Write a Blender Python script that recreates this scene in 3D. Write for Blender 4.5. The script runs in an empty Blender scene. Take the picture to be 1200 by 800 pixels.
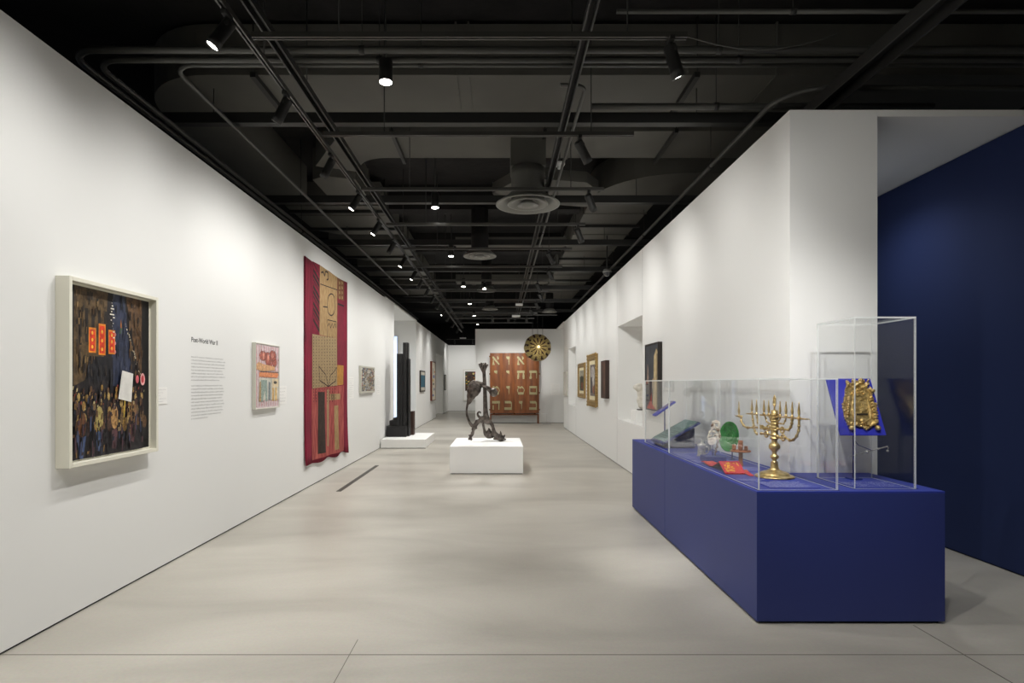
import bpy, bmesh, math, random
from mathutils import Vector, Matrix, noise
random.seed(7)
PI = math.pi
scn = bpy.context.scene
COL = scn.collection
F = 680.0          # focal length in pixels of the 1200 px frame
VX, VY, CH = 585.0, 449.0, 1.5

def W(px, py, X):
    """pixel -> point on a wall plane x = X"""
    Y = F * X / (px - VX)
    return (X, Y, CH - (py - VY) * Y / F)
def P(px, py, Y):
    return ((px - VX) * Y / F, Y, CH - (py - VY) * Y / F)

# ---------------------------------------------------------------- materials
def lin(c):
    c = c / 255.0
    return c / 12.92 if c <= 0.04045 else ((c + 0.055) / 1.055) ** 2.4
MC = {}
def mat(rgb, rough=0.6, metal=0.0, var=0.0, scale=20.0, bump=0.0, bscale=60.0, spec=0.4, stretch=None, rgb2=None):
    key = (tuple(rgb), rough, metal, var, scale, bump, bscale, spec, stretch, tuple(rgb2) if rgb2 else None)
    if key in MC: return MC[key]
    m = bpy.data.materials.new('paint_%02x%02x%02x' % tuple(int(v) for v in rgb)); m.use_nodes = True
    nt = m.node_tree; b = nt.nodes['Principled BSDF']
    col = (lin(rgb[0]), lin(rgb[1]), lin(rgb[2]), 1)
    b.inputs['Base Color'].default_value = col
    b.inputs['Roughness'].default_value = rough
    b.inputs['Metallic'].default_value = metal
    b.inputs['Specular IOR Level'].default_value = spec
    if var or bump or rgb2:
        tc = nt.nodes.new('ShaderNodeTexCoord'); src = tc.outputs['Object']
        if stretch:
            mp = nt.nodes.new('ShaderNodeMapping'); mp.inputs['Scale'].default_value = stretch
            nt.links.new(src, mp.inputs['Vector']); src = mp.outputs['Vector']
    if var or rgb2:
        n = nt.nodes.new('ShaderNodeTexNoise'); n.inputs['Scale'].default_value = scale; n.inputs['Detail'].default_value = 5
        nt.links.new(src, n.inputs['Vector'])
        r = nt.nodes.new('ShaderNodeValToRGB')
        r.color_ramp.elements[0].position = 0.35; r.color_ramp.elements[1].position = 0.65
        if rgb2:
            c0 = (lin(rgb2[0]), lin(rgb2[1]), lin(rgb2[2]), 1); c1 = col
        else:
            c0 = tuple(max(0, v * (1 - var)) for v in col[:3]) + (1,); c1 = tuple(min(1, v * (1 + var)) for v in col[:3]) + (1,)
        r.color_ramp.elements[0].color = c0; r.color_ramp.elements[1].color = c1
        nt.links.new(n.outputs['Fac'], r.inputs['Fac']); nt.links.new(r.outputs['Color'], b.inputs['Base Color'])
    if bump:
        n2 = nt.nodes.new('ShaderNodeTexNoise'); n2.inputs['Scale'].default_value = bscale; n2.inputs['Detail'].default_value = 4
        nt.links.new(src, n2.inputs['Vector'])
        bp = nt.nodes.new('ShaderNodeBump'); bp.inputs['Strength'].default_value = bump; bp.inputs['Distance'].default_value = 0.01
        nt.links.new(n2.outputs['Fac'], bp.inputs['Height']); nt.links.new(bp.outputs['Normal'], b.inputs['Normal'])
    MC[key] = m
    return m
def emis(rgb, s):
    key = ('e', tuple(rgb), s)
    if key in MC: return MC[key]
    m = bpy.data.materials.new('glow'); m.use_nodes = True
    nt = m.node_tree; b = nt.nodes['Principled BSDF']
    b.inputs['Base Color'].default_value = (0.8, 0.8, 0.8, 1)
    b.inputs['Emission Color'].default_value = (lin(rgb[0]), lin(rgb[1]), lin(rgb[2]), 1)
    b.inputs['Emission Strength'].default_value = s
    MC[key] = m; return m

def acrylic():
    m = bpy.data.materials.new('clear_acrylic'); m.use_nodes = True
    nt = m.node_tree; nt.nodes.clear()
    o = nt.nodes.new('ShaderNodeOutputMaterial'); t = nt.nodes.new('ShaderNodeBsdfTransparent'); t.inputs[0].default_value = (0.985, 0.988, 0.988, 1)
    g = nt.nodes.new('ShaderNodeBsdfGlossy'); g.inputs['Roughness'].default_value = 0.01
    lw0 = nt.nodes.new('ShaderNodeLayerWeight'); lw0.inputs['Blend'].default_value = .5
    pw = nt.nodes.new('ShaderNodeMath'); pw.operation = 'POWER'; pw.inputs[1].default_value = 5; nt.links.new(lw0.outputs['Facing'], pw.inputs[0])
    lw = nt.nodes.new('ShaderNodeMath'); lw.operation = 'MULTIPLY_ADD'; lw.inputs[1].default_value = .5; lw.inputs[2].default_value = .018; nt.links.new(pw.outputs[0], lw.inputs[0])
    mx = nt.nodes.new('ShaderNodeMixShader')
    nt.links.new(lw.outputs[0], mx.inputs[0]); nt.links.new(t.outputs[0], mx.inputs[1]); nt.links.new(g.outputs[0], mx.inputs[2])
    nt.links.new(mx.outputs[0], o.inputs[0]); return m
def acrylic_edge():
    m = bpy.data.materials.new('acrylic_edge'); m.use_nodes = True
    nt = m.node_tree; nt.nodes.clear()
    o = nt.nodes.new('ShaderNodeOutputMaterial'); t = nt.nodes.new('ShaderNodeBsdfTransparent')
    d = nt.nodes.new('ShaderNodeBsdfTranslucent'); d.inputs[0].default_value = (0.95, 0.97, 0.96, 1)
    d2 = nt.nodes.new('ShaderNodeBsdfDiffuse'); d2.inputs[0].default_value = (0.92, 0.95, 0.94, 1)
    mx = nt.nodes.new('ShaderNodeMixShader'); mx.inputs[0].default_value = 0.5
    mx2 = nt.nodes.new('ShaderNodeMixShader'); mx2.inputs[0].default_value = 0.88
    nt.links.new(d.outputs[0], mx.inputs[1]); nt.links.new(d2.outputs[0], mx.inputs[2])
    nt.links.new(t.outputs[0], mx2.inputs[1]); nt.links.new(mx.outputs[0], mx2.inputs[2])
    nt.links.new(mx2.outputs[0], o.inputs[0]); return m

def concrete():
    m = bpy.data.materials.new('polished_concrete'); m.use_nodes = True
    nt = m.node_tree; b = nt.nodes['Principled BSDF']; L = nt.links
    tc = nt.nodes.new('ShaderNodeTexCoord')
    mp = nt.nodes.new('ShaderNodeMapping'); mp.inputs['Scale'].default_value = (0.55, 1.3, 1); L.new(tc.outputs['Object'], mp.inputs['Vector'])
    n1 = nt.nodes.new('ShaderNodeTexNoise'); n1.inputs['Scale'].default_value = 0.9; n1.inputs['Detail'].default_value = 8; n1.inputs['Distortion'].default_value = 0.6; n1.inputs['Roughness'].default_value = 0.55
    L.new(mp.outputs['Vector'], n1.inputs['Vector'])
    n2 = nt.nodes.new('ShaderNodeTexNoise'); n2.inputs['Scale'].default_value = 60; n2.inputs['Detail'].default_value = 4; L.new(tc.outputs['Object'], n2.inputs['Vector'])
    r = nt.nodes.new('ShaderNodeValToRGB')
    r.color_ramp.elements[0].position = 0.3; r.color_ramp.elements[0].color = (lin(158), lin(153), lin(143), 1)
    r.color_ramp.elements[1].position = 0.72; r.color_ramp.elements[1].color = (lin(190), lin(185), lin(174), 1)
    L.new(n1.outputs['Fac'], r.inputs['Fac'])
    mx = nt.nodes.new('ShaderNodeMix'); mx.data_type = 'RGBA'; mx.blend_type = 'OVERLAY'; mx.inputs[0].default_value = 0.12
    L.new(r.outputs['Color'], mx.inputs[6]); L.new(n2.outputs['Color'], mx.inputs[7])
    hsv = nt.nodes.new('ShaderNodeHueSaturation'); hsv.inputs['Saturation'].default_value = 0.9
    L.new(mx.outputs[2], hsv.inputs['Color']); L.new(hsv.outputs['Color'], b.inputs['Base Color'])
    rr = nt.nodes.new('ShaderNodeMapRange'); rr.inputs[3].default_value = 0.28; rr.inputs[4].default_value = 0.48
    L.new(n1.outputs['Fac'], rr.inputs[0]); L.new(rr.outputs[0], b.inputs['Roughness'])
    b.inputs['Specular IOR Level'].default_value = 0.45
    return m

WHITE = mat((229, 229, 227), 0.85, spec=0.2)
PLINTH = mat((240, 240, 238), 0.6, spec=0.3)
NAVYW = mat((30, 42, 80), 0.8, spec=0.25)
NAVY = mat((42, 54, 116), 0.5, spec=0.45)
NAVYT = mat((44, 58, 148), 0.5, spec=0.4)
ROYAL = mat((40, 46, 170), 0.6)
GAP = mat((8, 8, 9), 0.9)
DECK = mat((28, 27, 27), 0.95, var=0.25, scale=3, bump=0.6, bscale=12)
DUCT = mat((90, 89, 84), 0.6, spec=0.3, var=0.06, scale=2)
STEEL = mat((42, 42, 41), 0.5, spec=0.4)
PIPE = mat((70, 70, 67), 0.45, spec=0.5)
TRACK = mat((64, 63, 60), 0.35, spec=0.5)
LAMP = mat((38, 38, 37), 0.45)
AC = acrylic(); ACE = acrylic_edge()
BRASS = mat((218, 196, 142), .3, .8, rgb2=(176, 148, 94), scale=30)
GOLD = mat((232, 208, 148), .32, .8, rgb2=(176, 148, 92), scale=40, bump=0.4, bscale=120)
SILVER = mat((206, 204, 196), .3, .7, rgb2=(160, 158, 152), scale=40)

# ---------------------------------------------------------------- mesh builder
class MB:
    def __init__(s): s.bm = bmesh.new(); s.mats = []
    def mi(s, m):
        if m not in s.mats: s.mats.append(m)
        return s.mats.index(m)
    def face(s, pts, m):
        vs = [s.bm.verts.new(p) for p in pts]
        f = s.bm.faces.new(vs); f.material_index = s.mi(m); return f
    def hexa(s, pts, m, me=None):
        v = [s.bm.verts.new(p) for p in pts]; i = s.mi(m)
        for q in ((0,3,2,1),(4,5,6,7),(0,1,5,4),(1,2,6,5),(2,3,7,6),(3,0,4,7)):
            f = s.bm.faces.new([v[k] for k in q]); f.material_index = i
        return s
    def box(s, x0, x1, y0, y1, z0, z1, m):
        return s.hexa([(x0,y0,z0),(x1,y0,z0),(x1,y1,z0),(x0,y1,z0),(x0,y0,z1),(x1,y0,z1),(x1,y1,z1),(x0,y1,z1)], m)
    def obox(s, c, dx, dy, dz, M, m):
        c = Vector(c); R = M.to_3x3()
        pts = [c + R @ Vector((a*dx/2, b*dy/2, d*dz/2)) for d in (-1,1) for a, b in ((-1,-1),(1,-1),(1,1),(-1,1))]
        return s.hexa(pts, m)
    def tube(s, pts, rad, m, n=12, cap=True, closed=False, smooth=True):
        pts = [Vector(p) for p in pts]; k = len(pts)
        if not hasattr(rad, '__len__'): rad = [rad] * k
        i = s.mi(m); rings = []; up = None
        for j, p in enumerate(pts):
            if closed: t = pts[(j+1) % k] - pts[j-1]
            else: t = pts[min(j+1, k-1)] - pts[max(j-1, 0)]
            if t.length < 1e-9: t = Vector((0,0,1))
            t.normalize()
            if up is None:
                up = t.cross(Vector((0,0,1)) if abs(t.z) < 0.9 else Vector((1,0,0))).normalized()
            else:
                up = up - t * up.dot(t)
                if up.length < 1e-6: up = t.orthogonal()
                up.normalize()
            b = t.cross(up)
            rings.append([s.bm.verts.new(p + (up * math.cos(2*PI*a/n) + b * math.sin(2*PI*a/n)) * rad[j]) for a in range(n)])
        for j in range(k if closed else k - 1):
            A, B = rings[j], rings[(j+1) % k]
            for a in range(n):
                f = s.bm.faces.new([A[a], A[(a+1) % n], B[(a+1) % n], B[a]]); f.material_index = i; f.smooth = smooth
        if cap and not closed:
            for R in (rings[0], rings[-1]):
                f = s.bm.faces.new(R); f.material_index = i
        return s
    def lathe(s, prof, c, m, n=32, M=None, smooth=True):
        """prof: (r, z) pairs along local z"""
        c = Vector(c); M = M.to_3x3() if M else Matrix.Identity(3); i = s.mi(m); rings = []
        for r, z in prof:
            if r < 1e-6: rings.append([s.bm.verts.new(c + M @ Vector((0, 0, z)))])
            else: rings.append([s.bm.verts.new(c + M @ Vector((r*math.cos(2*PI*a/n), r*math.sin(2*PI*a/n), z))) for a in range(n)])
        for A, B in zip(rings[:-1], rings[1:]):
            for a in range(n):
                b = (a+1) % n
                if len(A) == 1 and len(B) == 1: continue
                if len(A) == 1: q = [A[0], B[b], B[a]]
                elif len(B) == 1: q = [A[a], A[b], B[0]]
                else: q = [A[a], A[b], B[b], B[a]]
                f = s.bm.faces.new(q); f.material_index = i; f.smooth = smooth
        for R in (rings[0], rings[-1]):
            if len(R) > 1:
                f = s.bm.faces.new(R); f.material_index = i
        return s
    def ell(s, c, r, m, M=None, n=14):
        if not hasattr(r, '__len__'): r = (r, r, r)
        M = M.to_3x3() if M else Matrix.Identity(3)
        T = Matrix.Translation(Vector(c)) @ M.to_4x4() @ Matrix.Diagonal((*r, 1))
        g = bmesh.ops.create_uvsphere(s.bm, u_segments=n, v_segments=max(6, n//2+2), radius=1, matrix=T)
        i = s.mi(m)
        fs = set()
        for v in g['verts']: fs.update(v.link_faces)
        for f in fs: f.material_index = i; f.smooth = True
        return s
    def prism(s, poly, axis, a, b, m):
        """extrude 2-D polygon along axis ('x','y','z') from a to b"""
        def pt(u, v, w):
            return {'z': (u, v, w), 'y': (u, w, v), 'x': (w, u, v)}[axis]
        A = [s.bm.verts.new(pt(u, v, a)) for u, v in poly]; B = [s.bm.verts.new(pt(u, v, b)) for u, v in poly]
        i = s.mi(m); k = len(poly)
        for f in [s.bm.faces.new(A), s.bm.faces.new(B)] + [s.bm.faces.new([A[j], A[(j+1)%k], B[(j+1)%k], B[j]]) for j in range(k)]:
            f.material_index = i
        return s
    def build(s, name, parent=None, origin=None, bevel=0.0, remesh=0.0, disp=0.0):
        bmesh.ops.recalc_face_normals(s.bm, faces=s.bm.faces)
        me = bpy.data.meshes.new(name)
        if parent is not None: org = ORG[parent.name]
        else: org = Vector(origin) if origin else Vector((0, 0, 0))
        bmesh.ops.translate(s.bm, vec=-org, verts=s.bm.verts)
        s.bm.to_mesh(me); s.bm.free()
        for m in s.mats: me.materials.append(m)
        o = bpy.data.objects.new(name, me); COL.objects.link(o)
        if parent is None: o.location = org
        else: o.parent = parent
        ORG[o.name] = org
        if bevel:
            b = o.modifiers.new('bevel', 'BEVEL'); b.width = bevel; b.segments = 2; b.limit_method = 'ANGLE'
        if remesh:
            r = o.modifiers.new('remesh', 'REMESH'); r.mode = 'VOXEL'; r.voxel_size = remesh; r.use_smooth_shade = True
            sm = o.modifiers.new('smooth', 'SMOOTH'); sm.iterations = 3; sm.factor = 0.5
        return o
ORG = {}
def thing(name, label, cat, loc, group=None):
    o = bpy.data.objects.new(name, None); COL.objects.link(o); o.location = loc; o.empty_display_size = 0.05
    ORG[o.name] = Vector(loc); tag(o, label, cat, group); return o
def tag(o, label, cat, group=None):
    o['label'] = label; o['category'] = cat
    if group: o['group'] = group
    return o
def struct(o): o['kind'] = 'structure'; return o
ORD = ['nearest', 'second nearest', 'third nearest', 'fourth nearest', 'fifth nearest', 'sixth nearest', 'seventh nearest', 'eighth nearest', 'ninth nearest',
       'tenth nearest', 'eleventh nearest', 'twelfth nearest', 'thirteenth nearest', 'fourteenth nearest', 'fifteenth nearest', 'sixteenth nearest']

# ---------------------------------------------------------------- room shell
WT = 3.56
LX, RX = -2.75, 2.19
def wallbox(name, *a, m=WHITE, extra=None):
    b = MB(); b.box(*a, m)
    if extra: extra(b)
    return struct(b.build(name))
b = MB(); b.box(-9, 9, -6, 34, -0.1, 0, concrete())
struct(b.build('floor'))
b = MB(); b.box(-9, 9, -6, 34, 4.92, 5.0, DECK); struct(b.build('ceiling'))
G = 0.014
# left wall: near run, recess, far run with a doorway
wallbox('wall_left', -3.05, LX, -6, 15.18, G, WT)
wallbox('wall_left', -3.05, LX, 19.15, 25.3, G, WT)
wallbox('wall_left', -3.05, LX, 28.3, 31.4, G, WT)
wallbox('wall_left', -3.05, LX, 25.3, 28.3, 2.82, WT)
wallbox('wall_left', -5.3, -3.05, 19.15, 19.35, G, WT)      # end wall of the bay
wallbox('wall_left', -5.5, -5.3, 14.0, 19.35, G, WT)
wallbox('wall_left', -5.3, -3.05, 14.0, 14.2, G, WT)
wallbox('ceiling', -5.5, LX, 14.0, 19.35, WT, WT + 0.04)
wallbox('wall_left', -5.3, -3.05, 25.1, 25.3, G, 3.2)
wallbox('wall_left', -5.5, -5.3, 25.1, 28.5, G, 3.2)
wallbox('wall_left', -5.3, -3.05, 28.3, 28.5, G, 3.2)
wallbox('ceiling', -5.5, -3.05, 25.1, 28.5, 3.2, 3.25)
# far walls
wallbox('wall_back', -3.05, 0.0, 31.4, 31.6, G, WT)
wallbox('wall_back', -0.905, 4.2, 22.0, 22.2, G, WT)
wallbox('wall_back', -0.905, -0.7, 22.2, 31.4, G, WT)
wallbox('wall_back', -9, 9, 33.0, 33.2, 0, 4.92, m=DECK)
wallbox('wall_left', -3.05, LX, 31.4, 31.6, G, WT)
wallbox('wall_front', -9, 9, -6.2, -6.0, 0, 4.92)
# right wall block 2.19 .. 2.85 with two niches
def rw(y0, y1, z0=G, z1=WT, x0=RX): return wallbox('wall_right', x0, 2.85, y0, y1, z0, z1)
rw(4.373, 8.87); rw(10.7, 16.6); rw(18.3, 19.7)
rw(8.87, 10.7, G, .84); rw(8.87, 10.7, 2.545, WT); rw(8.87, 10.7, .84, 2.545, 2.80)
rw(16.6, 18.3, G, .835); rw(16.6, 18.3, 2.57, WT); rw(16.6, 18.3, .835, 2.57, 2.42)
wallbox('wall_right', 4.2, 4.4, 19.5, 22.2, G, WT)
wallbox('wall_right', 2.85, 4.2, 19.5, 19.7, G, WT)
wallbox('ceiling', 2.19, 4.4, 19.7, 22.2, WT, WT + .04)
# side room on the right
wallbox('wall_right', 4.06, 4.3, 4.373, 13.5, G, 3.5, m=NAVYW)
wallbox('wall_right', 2.85, 4.06, 13.3, 13.5, G, 3.5, m=NAVYW)
wallbox('ceiling', 2.85, 4.5, 4.373, 13.5, 3.51, 3.56, m=WHITE)
wallbox('wall_right', 8.8, 9, -6, 4.373, 0, 4.9)
wallbox('wall_right', 4.3, 9, 4.373, 4.5, 0, WT)
# shadow gaps
def gap(side, *a): struct(MB().box(*a, GAP).build('baseboard_' + side))
gap('left', -3.03, LX - .012, -6, 15.17, 0, G); gap('left', -3.03, LX - .012, 19.16, 25.29, 0, G); gap('left', -3.03, LX - .012, 28.31, 31.39, 0, G)
gap('left', -5.29, LX - .012, 19.16, 19.3, 0, G)
gap('right', RX + .012, 2.83, 4.39, 19.69, 0, G); gap('right', 4.075, 4.29, 4.38, 13.4, 0, G)
gap('back', -.89, 4.19, 22.012, 22.19, 0, G); gap('back', -3, -.7, 31.412, 31.59, 0, G)
# hairline joints: wall panels and floor slab
for y in (8.87, 10.78, 16.55, 18.42):
    struct(MB().box(RX - .001, RX + .002, y - .004, y + .004, .03 if y != 8.87 else 2.56, WT - .02, mat((150, 150, 148), .9)).build('trim_1'))
J = mat((108, 104, 97), .9)
b = MB(); b.box(-2.75, 9, 3.205, 3.212, 0, .0006, J); b.box(2.566, 2.573, -3, 3.205, 0, .0006, J); b.box(2.566, 2.573, 3.212, 3.60, 0, .0006, J); b.box(-.83, -.826, 2.6, 3.4, 0, .0006, J)
struct(b.build('trim_2'))
b = MB(); b.box(-2.265, -2.195, 8.05, 10.6, 0, .003, mat((84, 81, 75), .5))
for k in range(3): b.box(-2.25 + k*.02, -2.242 + k*.02, 8.07, 10.58, .003, .0045, mat((70, 68, 64), .5))
tag(b.build('floor_grille', origin=(-2.23, 9.3, 0)), 'narrow dark metal slot grille set into the concrete floor along the left wall', 'floor vent')

# ---------------------------------------------------------------- ceiling services
H = lambda h: CH + h
# main struts and tracks
def channel(x, z, y0, y1, w=.055, hh=.06):
    b = MB(); b.box(x-w/2, x-w/2+.008, y0, y1, z, z+hh, STEEL); b.box(x+w/2-.008, x+w/2, y0, y1, z, z+hh, STEEL)
    b.box(x-w/2+.008, x+w/2-.008, y0, y1, z+hh-.008, z+hh, mat((22, 22, 22), .7)); b.box(x-w/2-.004, x-w/2, y0, y1, z, z+.006, PIPE); b.box(x+w/2, x+w/2+.004, y0, y1, z, z+.006, PIPE)
    return b
def track(x0, x1, y0, y1, z=3.65):
    b = MB(); w = .018
    if x1 - x0 > y1 - y0:
        yc = (y0+y1)/2; b.box(x0, x1, yc-w, yc-w+.011, z, z+.034, TRACK); b.box(x0, x1, yc+w-.011, yc+w, z, z+.034, TRACK); b.box(x0, x1, yc-w+.011, yc+w-.011, z+.022, z+.034, GAP)
    else:
        xc = (x0+x1)/2; b.box(xc-w, xc-w+.011, y0, y1, z, z+.034, TRACK); b.box(xc+w-.011, xc+w, y0, y1, z, z+.034, TRACK); b.box(xc-w+.011, xc+w-.011, y0, y1, z+.022, z+.034, GAP)
    return b
DR = [(-3.62, 5.5, 5.46, 6.26, 4.40), (-3.62, -3.0, 6.24, 9.07, 4.40), (-2.45, 4.2, 6.64, 7.49, 4.40), (-2.45, -1.6, 6.6, 8.0, 4.40), (-2.64, -2.0, 8.0, 8.97, 4.36), (1.43, 4.2, 8.0, 8.97, 4.40), (1.43, 2.52, 8.9, 20.5, 4.40),
      (-3.5, -1.93, 9.5, 11.32, 4.4), (-3.5, -1.93, 11.9, 13.72, 4.4), (-3.5, -1.93, 14.3, 16.22, 4.4), (-3.5, -1.93, 17, 19.52, 4.4), (-.12, 1.47, 7.74, 9.06, 4.25), (-.9, 1.45, 11.9, 12.4, 4.35), (-1.2, 1.45, 16.0, 16.4, 4.3),
      (-1.9, 1.4, 10.0, 10.3, 4.5), (-1.9, 1.4, 13.2, 13.5, 4.5), (-1.9, 1.4, 17.3, 17.6, 4.5), (-1.9, 1.4, 20.8, 21.1, 4.5)]
def top_at(x, y):
    return min([4.885] + [z - .06 if z < 4.5 else z for (a, b_, c, d, z) in DR if a - .05 <= x <= b_ + .05 and c - .08 <= y <= d + .08])
def rods(r, pts, z0, z1=4.92):
    for x, y in pts: MB().tube([(x, y, z0), (x, y, top_at(x, y))], .005, STEEL, 6).build('hanger_rod', r)
def run(name, label, cat, b, part, loc, hang, z0, z1=4.92):
    r = thing(name, label, cat, loc); b.build(part, r); rods(r, hang, z0, z1); return r
run('lighting_track', 'long black lighting track running away above the left wall pictures', 'lighting track', track(-1.60, -1.56, .5, 24.5, 3.65), 'rail', (-1.58, 12, 3.65), [(-1.58, y) for y in (2, 3.9)], 3.684)
run('strut_channel', 'long black strut channel beside the long left lighting track', 'ceiling support', channel(-1.525, 3.80, .5, 24.3), 'channel', (-1.555, 12, 3.8), [(-1.525, y) for y in (4.6, 9.2, 13.9, 18.5, 23)], 3.86)
run('strut_channel', 'long black strut channel running down the middle right of the ceiling', 'ceiling support', channel(.575, 3.80, .5, 21.6), 'channel', (.575, 12, 3.8), [(.575, y) for y in (4.6, 9.2, 13.9, 18.5)], 3.86)
run('strut_channel', 'wide black channel crossing above the corner of the white right wall', 'ceiling support', channel(2.73, 3.80, .5, 19.6, .16, .10), 'channel', (2.73, 10, 3.8), [(2.73, y) for y in (3.7, 9.2, 13.9, 18.5)], 3.90)
TY = [3.62 + 1.43*k for k in range(13)]
for k, y in enumerate(TY):
    run('lighting_track', 'thin black cross track spanning from the long track, %s of the cross tracks' % ORD[k], 'lighting track',
        track(-1.54, 1.17, y-.02, y+.02, 3.65), 'rail', (0, y, 3.65), [(-1.0, y), (.8, y)], 3.684, 4.92)
SY = [5.59 + 2.45*k for k in range(7)]
for k, y in enumerate(SY):
    b = MB(); b.box(-3.4, 2.9, y-.045, y-.035, 3.99, 4.09, STEEL); b.box(-3.4, 2.9, y-.035, y+.045, 3.99, 4.002, STEEL); b.box(-3.4, 2.9, y-.035, y+.045, 4.078, 4.09, STEEL)
    run('cross_beam', 'black steel cross bar from wall to wall, %s of the cross bars' % ORD[k], 'ceiling support', b, 'bar', (0, y, 3.99), [(-2.75, y), (1.9, y)], 4.09)
# round conduits
def bend(p, _, r, a=6):
    """rounded corner path through start, corner, end"""
    p, c, q = Vector(p[0]), Vector(p[1]), Vector(p[2]); u = (p-c).normalized(); v = (q-c).normalized()
    out = [p]
    for i in range(a+1):
        t = i/a*PI/2
        out.append(c + u*r*(1-math.sin(t)) + v*r*(1-math.cos(t)))
    out.append(q); return out
def conduit(name, label, pts, rad, clamps):
    r = thing(name, label, 'conduit', pts[0])
    MB().tube(pts, rad, PIPE, 10).build('pipe', r)
    for (x, y, z, ax) in clamps:
        b = MB(); d = (Vector((1,0,0)) if ax == 'x' else Vector((0,1,0)))*.02
        b.tube([Vector((x,y,z))-d, Vector((x,y,z))+d], rad*1.25, STEEL, 10); b.tube([(x,y,z+rad), (x,y,top_at(x,y))], .004, STEEL, 6); b.build('clamp', r)
conduit('conduit', 'thick conduit bending round from the left wall top, outermost of the three', bend(((-3.17, 22, 3.93), (-3.17, 4.23, 3.93), (6, 4.23, 3.93)), None, .22), .026, [(-1, 4.23, 3.93, 'x'), (1.6, 4.23, 3.93, 'x'), (-3.17, 9.3, 3.93, 'y')])
conduit('conduit', 'conduit bending round near the left wall, middle of the three', bend(((-3.07, 22, 3.93), (-3.07, 4.36, 3.93), (6, 4.36, 3.93)), None, .2), .024, [(-.9, 4.36, 3.93, 'x'), (1.8, 4.36, 3.93, 'x')])
conduit('conduit', 'thin conduit bending round below the big duct, innermost of the three', bend(((-2.52, 16, 3.94), (-2.52, 4.45, 3.94), (6, 4.45, 3.94)), None, .18), .018, [(-.6, 4.45, 3.94, 'x')])
conduit('conduit', 'straight conduit beside the middle right strut channel', bend(((.71, 21.6, 3.94), (.71, 4.75, 3.94), (.5, 4.75, 3.94)), None, .1), .016, [(.71, 9.4, 3.94, 'y'), (.71, 14.6, 3.94, 'y')])
conduit('conduit', 'conduit curving in over the white right wall from the right', bend(((2.37, 19, 3.93), (2.37, 4.78, 3.93), (6, 4.78, 3.93)), None, .35), .024, [(2.37, 6.5, 3.93, 'y'), (2.37, 9.5, 3.93, 'y')])
conduit('conduit', 'high thin conduit across the top right of the ceiling', [(.8, 3.95, 4.03), (6, 3.95, 4.03)], .016, [(2.0, 3.95, 4.03, 'x')])
conduit('conduit', 'paired conduit crossing at right beneath the second duct', [(.85, 5.35, 4.05), (4, 5.35, 4.05)], .03, [(2.0, 5.35, 4.05, 'x')])
conduit('conduit', 'slanting conduit high in the top left corner', [(-4.6, 3.2, 4.2), (-3.75, 5.4, 4.25)], .03, [(-4.2, 4.235, 4.22, 'y')])
conduit('hanging_cable', 'thin slack cable sagging between conduits at upper right', [(1.3 + .14*k, 4.16, 4.0 - .11*math.sin(k/8*PI)) for k in range(9)], .005, [])

# ducts
def arc(cx, cy, r, a0, a1, n=10): return [(cx + r*math.cos(a0+(a1-a0)*i/n), cy + r*math.sin(a0+(a1-a0)*i/n)) for i in range(n+1)]
def duct(label, poly, z0, z1, seams=(), bars=(), hang=()):
    cx = sum(p[0] for p in poly)/len(poly); cy = sum(p[1] for p in poly)/len(poly)
    r = thing('air_duct', label, 'duct', (cx, cy, z0))
    MB().prism(poly, 'z', z0, z1, DUCT).build('duct_body', r)
    for s in seams: MB().box(*s, z0-.012, z1+.012, DUCT).build('flange', r)
    for (x0, x1, y0, y1) in bars: MB().box(x0, x1, y0, y1, z0-.05, z0-.002, STEEL).build('support_bar', r)
    for x, y in hang: MB().tube([(x, y, z0-.04), (x, y, 4.92)], .006, STEEL, 6).build('hanger_rod', r)
    return r
duct('large dark duct across the ceiling front with rounded left elbow',
     [(5.5, 5.46), (5.5, 6.24), (-2.7, 6.24)] + arc(-2.7, 6.54, .3, -PI/2, -PI, 6) + [(-3.0, 9.05), (-3.62, 9.05)] + arc(-2.75, 6.33, .87, PI, PI*1.5, 12), 4.40, 4.88,
     seams=[(-.42, -.40, 5.44, 6.26), (-.30, -.28, 5.44, 6.26), (2.6, 2.62, 5.44, 6.26)], bars=[(-2.32, -2.27, 5.4, 6.3), (1.82, 1.87, 5.4, 6.3)], hang=[(-2.3, 5.42), (-2.3, 6.28), (1.85, 5.42)])
duct('second dark duct across the ceiling behind the large front one',
     [(4.2, 6.66), (4.2, 7.47), (-1.45, 7.47)] + arc(-1.45, 7.9, .43, -PI/2, -PI*.9, 6) + [(-1.95, 7.95), (-2.45, 7.75), (-1.98, 6.95), (-1.6, 6.7)], 4.40, 4.85,
     seams=[(.86, .88, 6.64, 7.49)], bars=[(-1.25, -1.21, 6.6, 7.55), (.50, .54, 6.6, 7.55), (2.0, 2.04, 6.6, 7.55)], hang=[(-1.23, 6.62), (.52, 6.62), (2.02, 6.62)])
duct('short angular duct piece between the left strut and left wall', [(-2.62, 8.15), (-2.4, 8.0), (-2.02, 8.15), (-2.02, 8.95), (-2.62, 8.95)], 4.36, 4.8, seams=[(-2.64, -2.0, 8.93, 8.95)])
duct('long dark duct along the right side with curved near elbow',
     [(4.2, 8.0), (4.2, 8.95), (2.75, 8.95)] + arc(2.75, 9.2, .25, -PI/2, -PI, 6) + [(2.5, 20.5), (1.45, 20.5), (1.45, 9.2)] + arc(2.65, 9.2, 1.2, PI, PI*1.5, 12), 4.40, 4.82,
     seams=[(1.43, 2.52, y, y+.02) for y in (9.9, 11.3, 12.7, 14.1, 15.5, 16.9, 18.3)], bars=[(1.38, 2.57, y, y+.05) for y in (10.6, 12.0, 13.4, 14.8, 16.2, 17.6)], hang=[(1.4, 10.62), (1.4, 13.42)])
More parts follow.
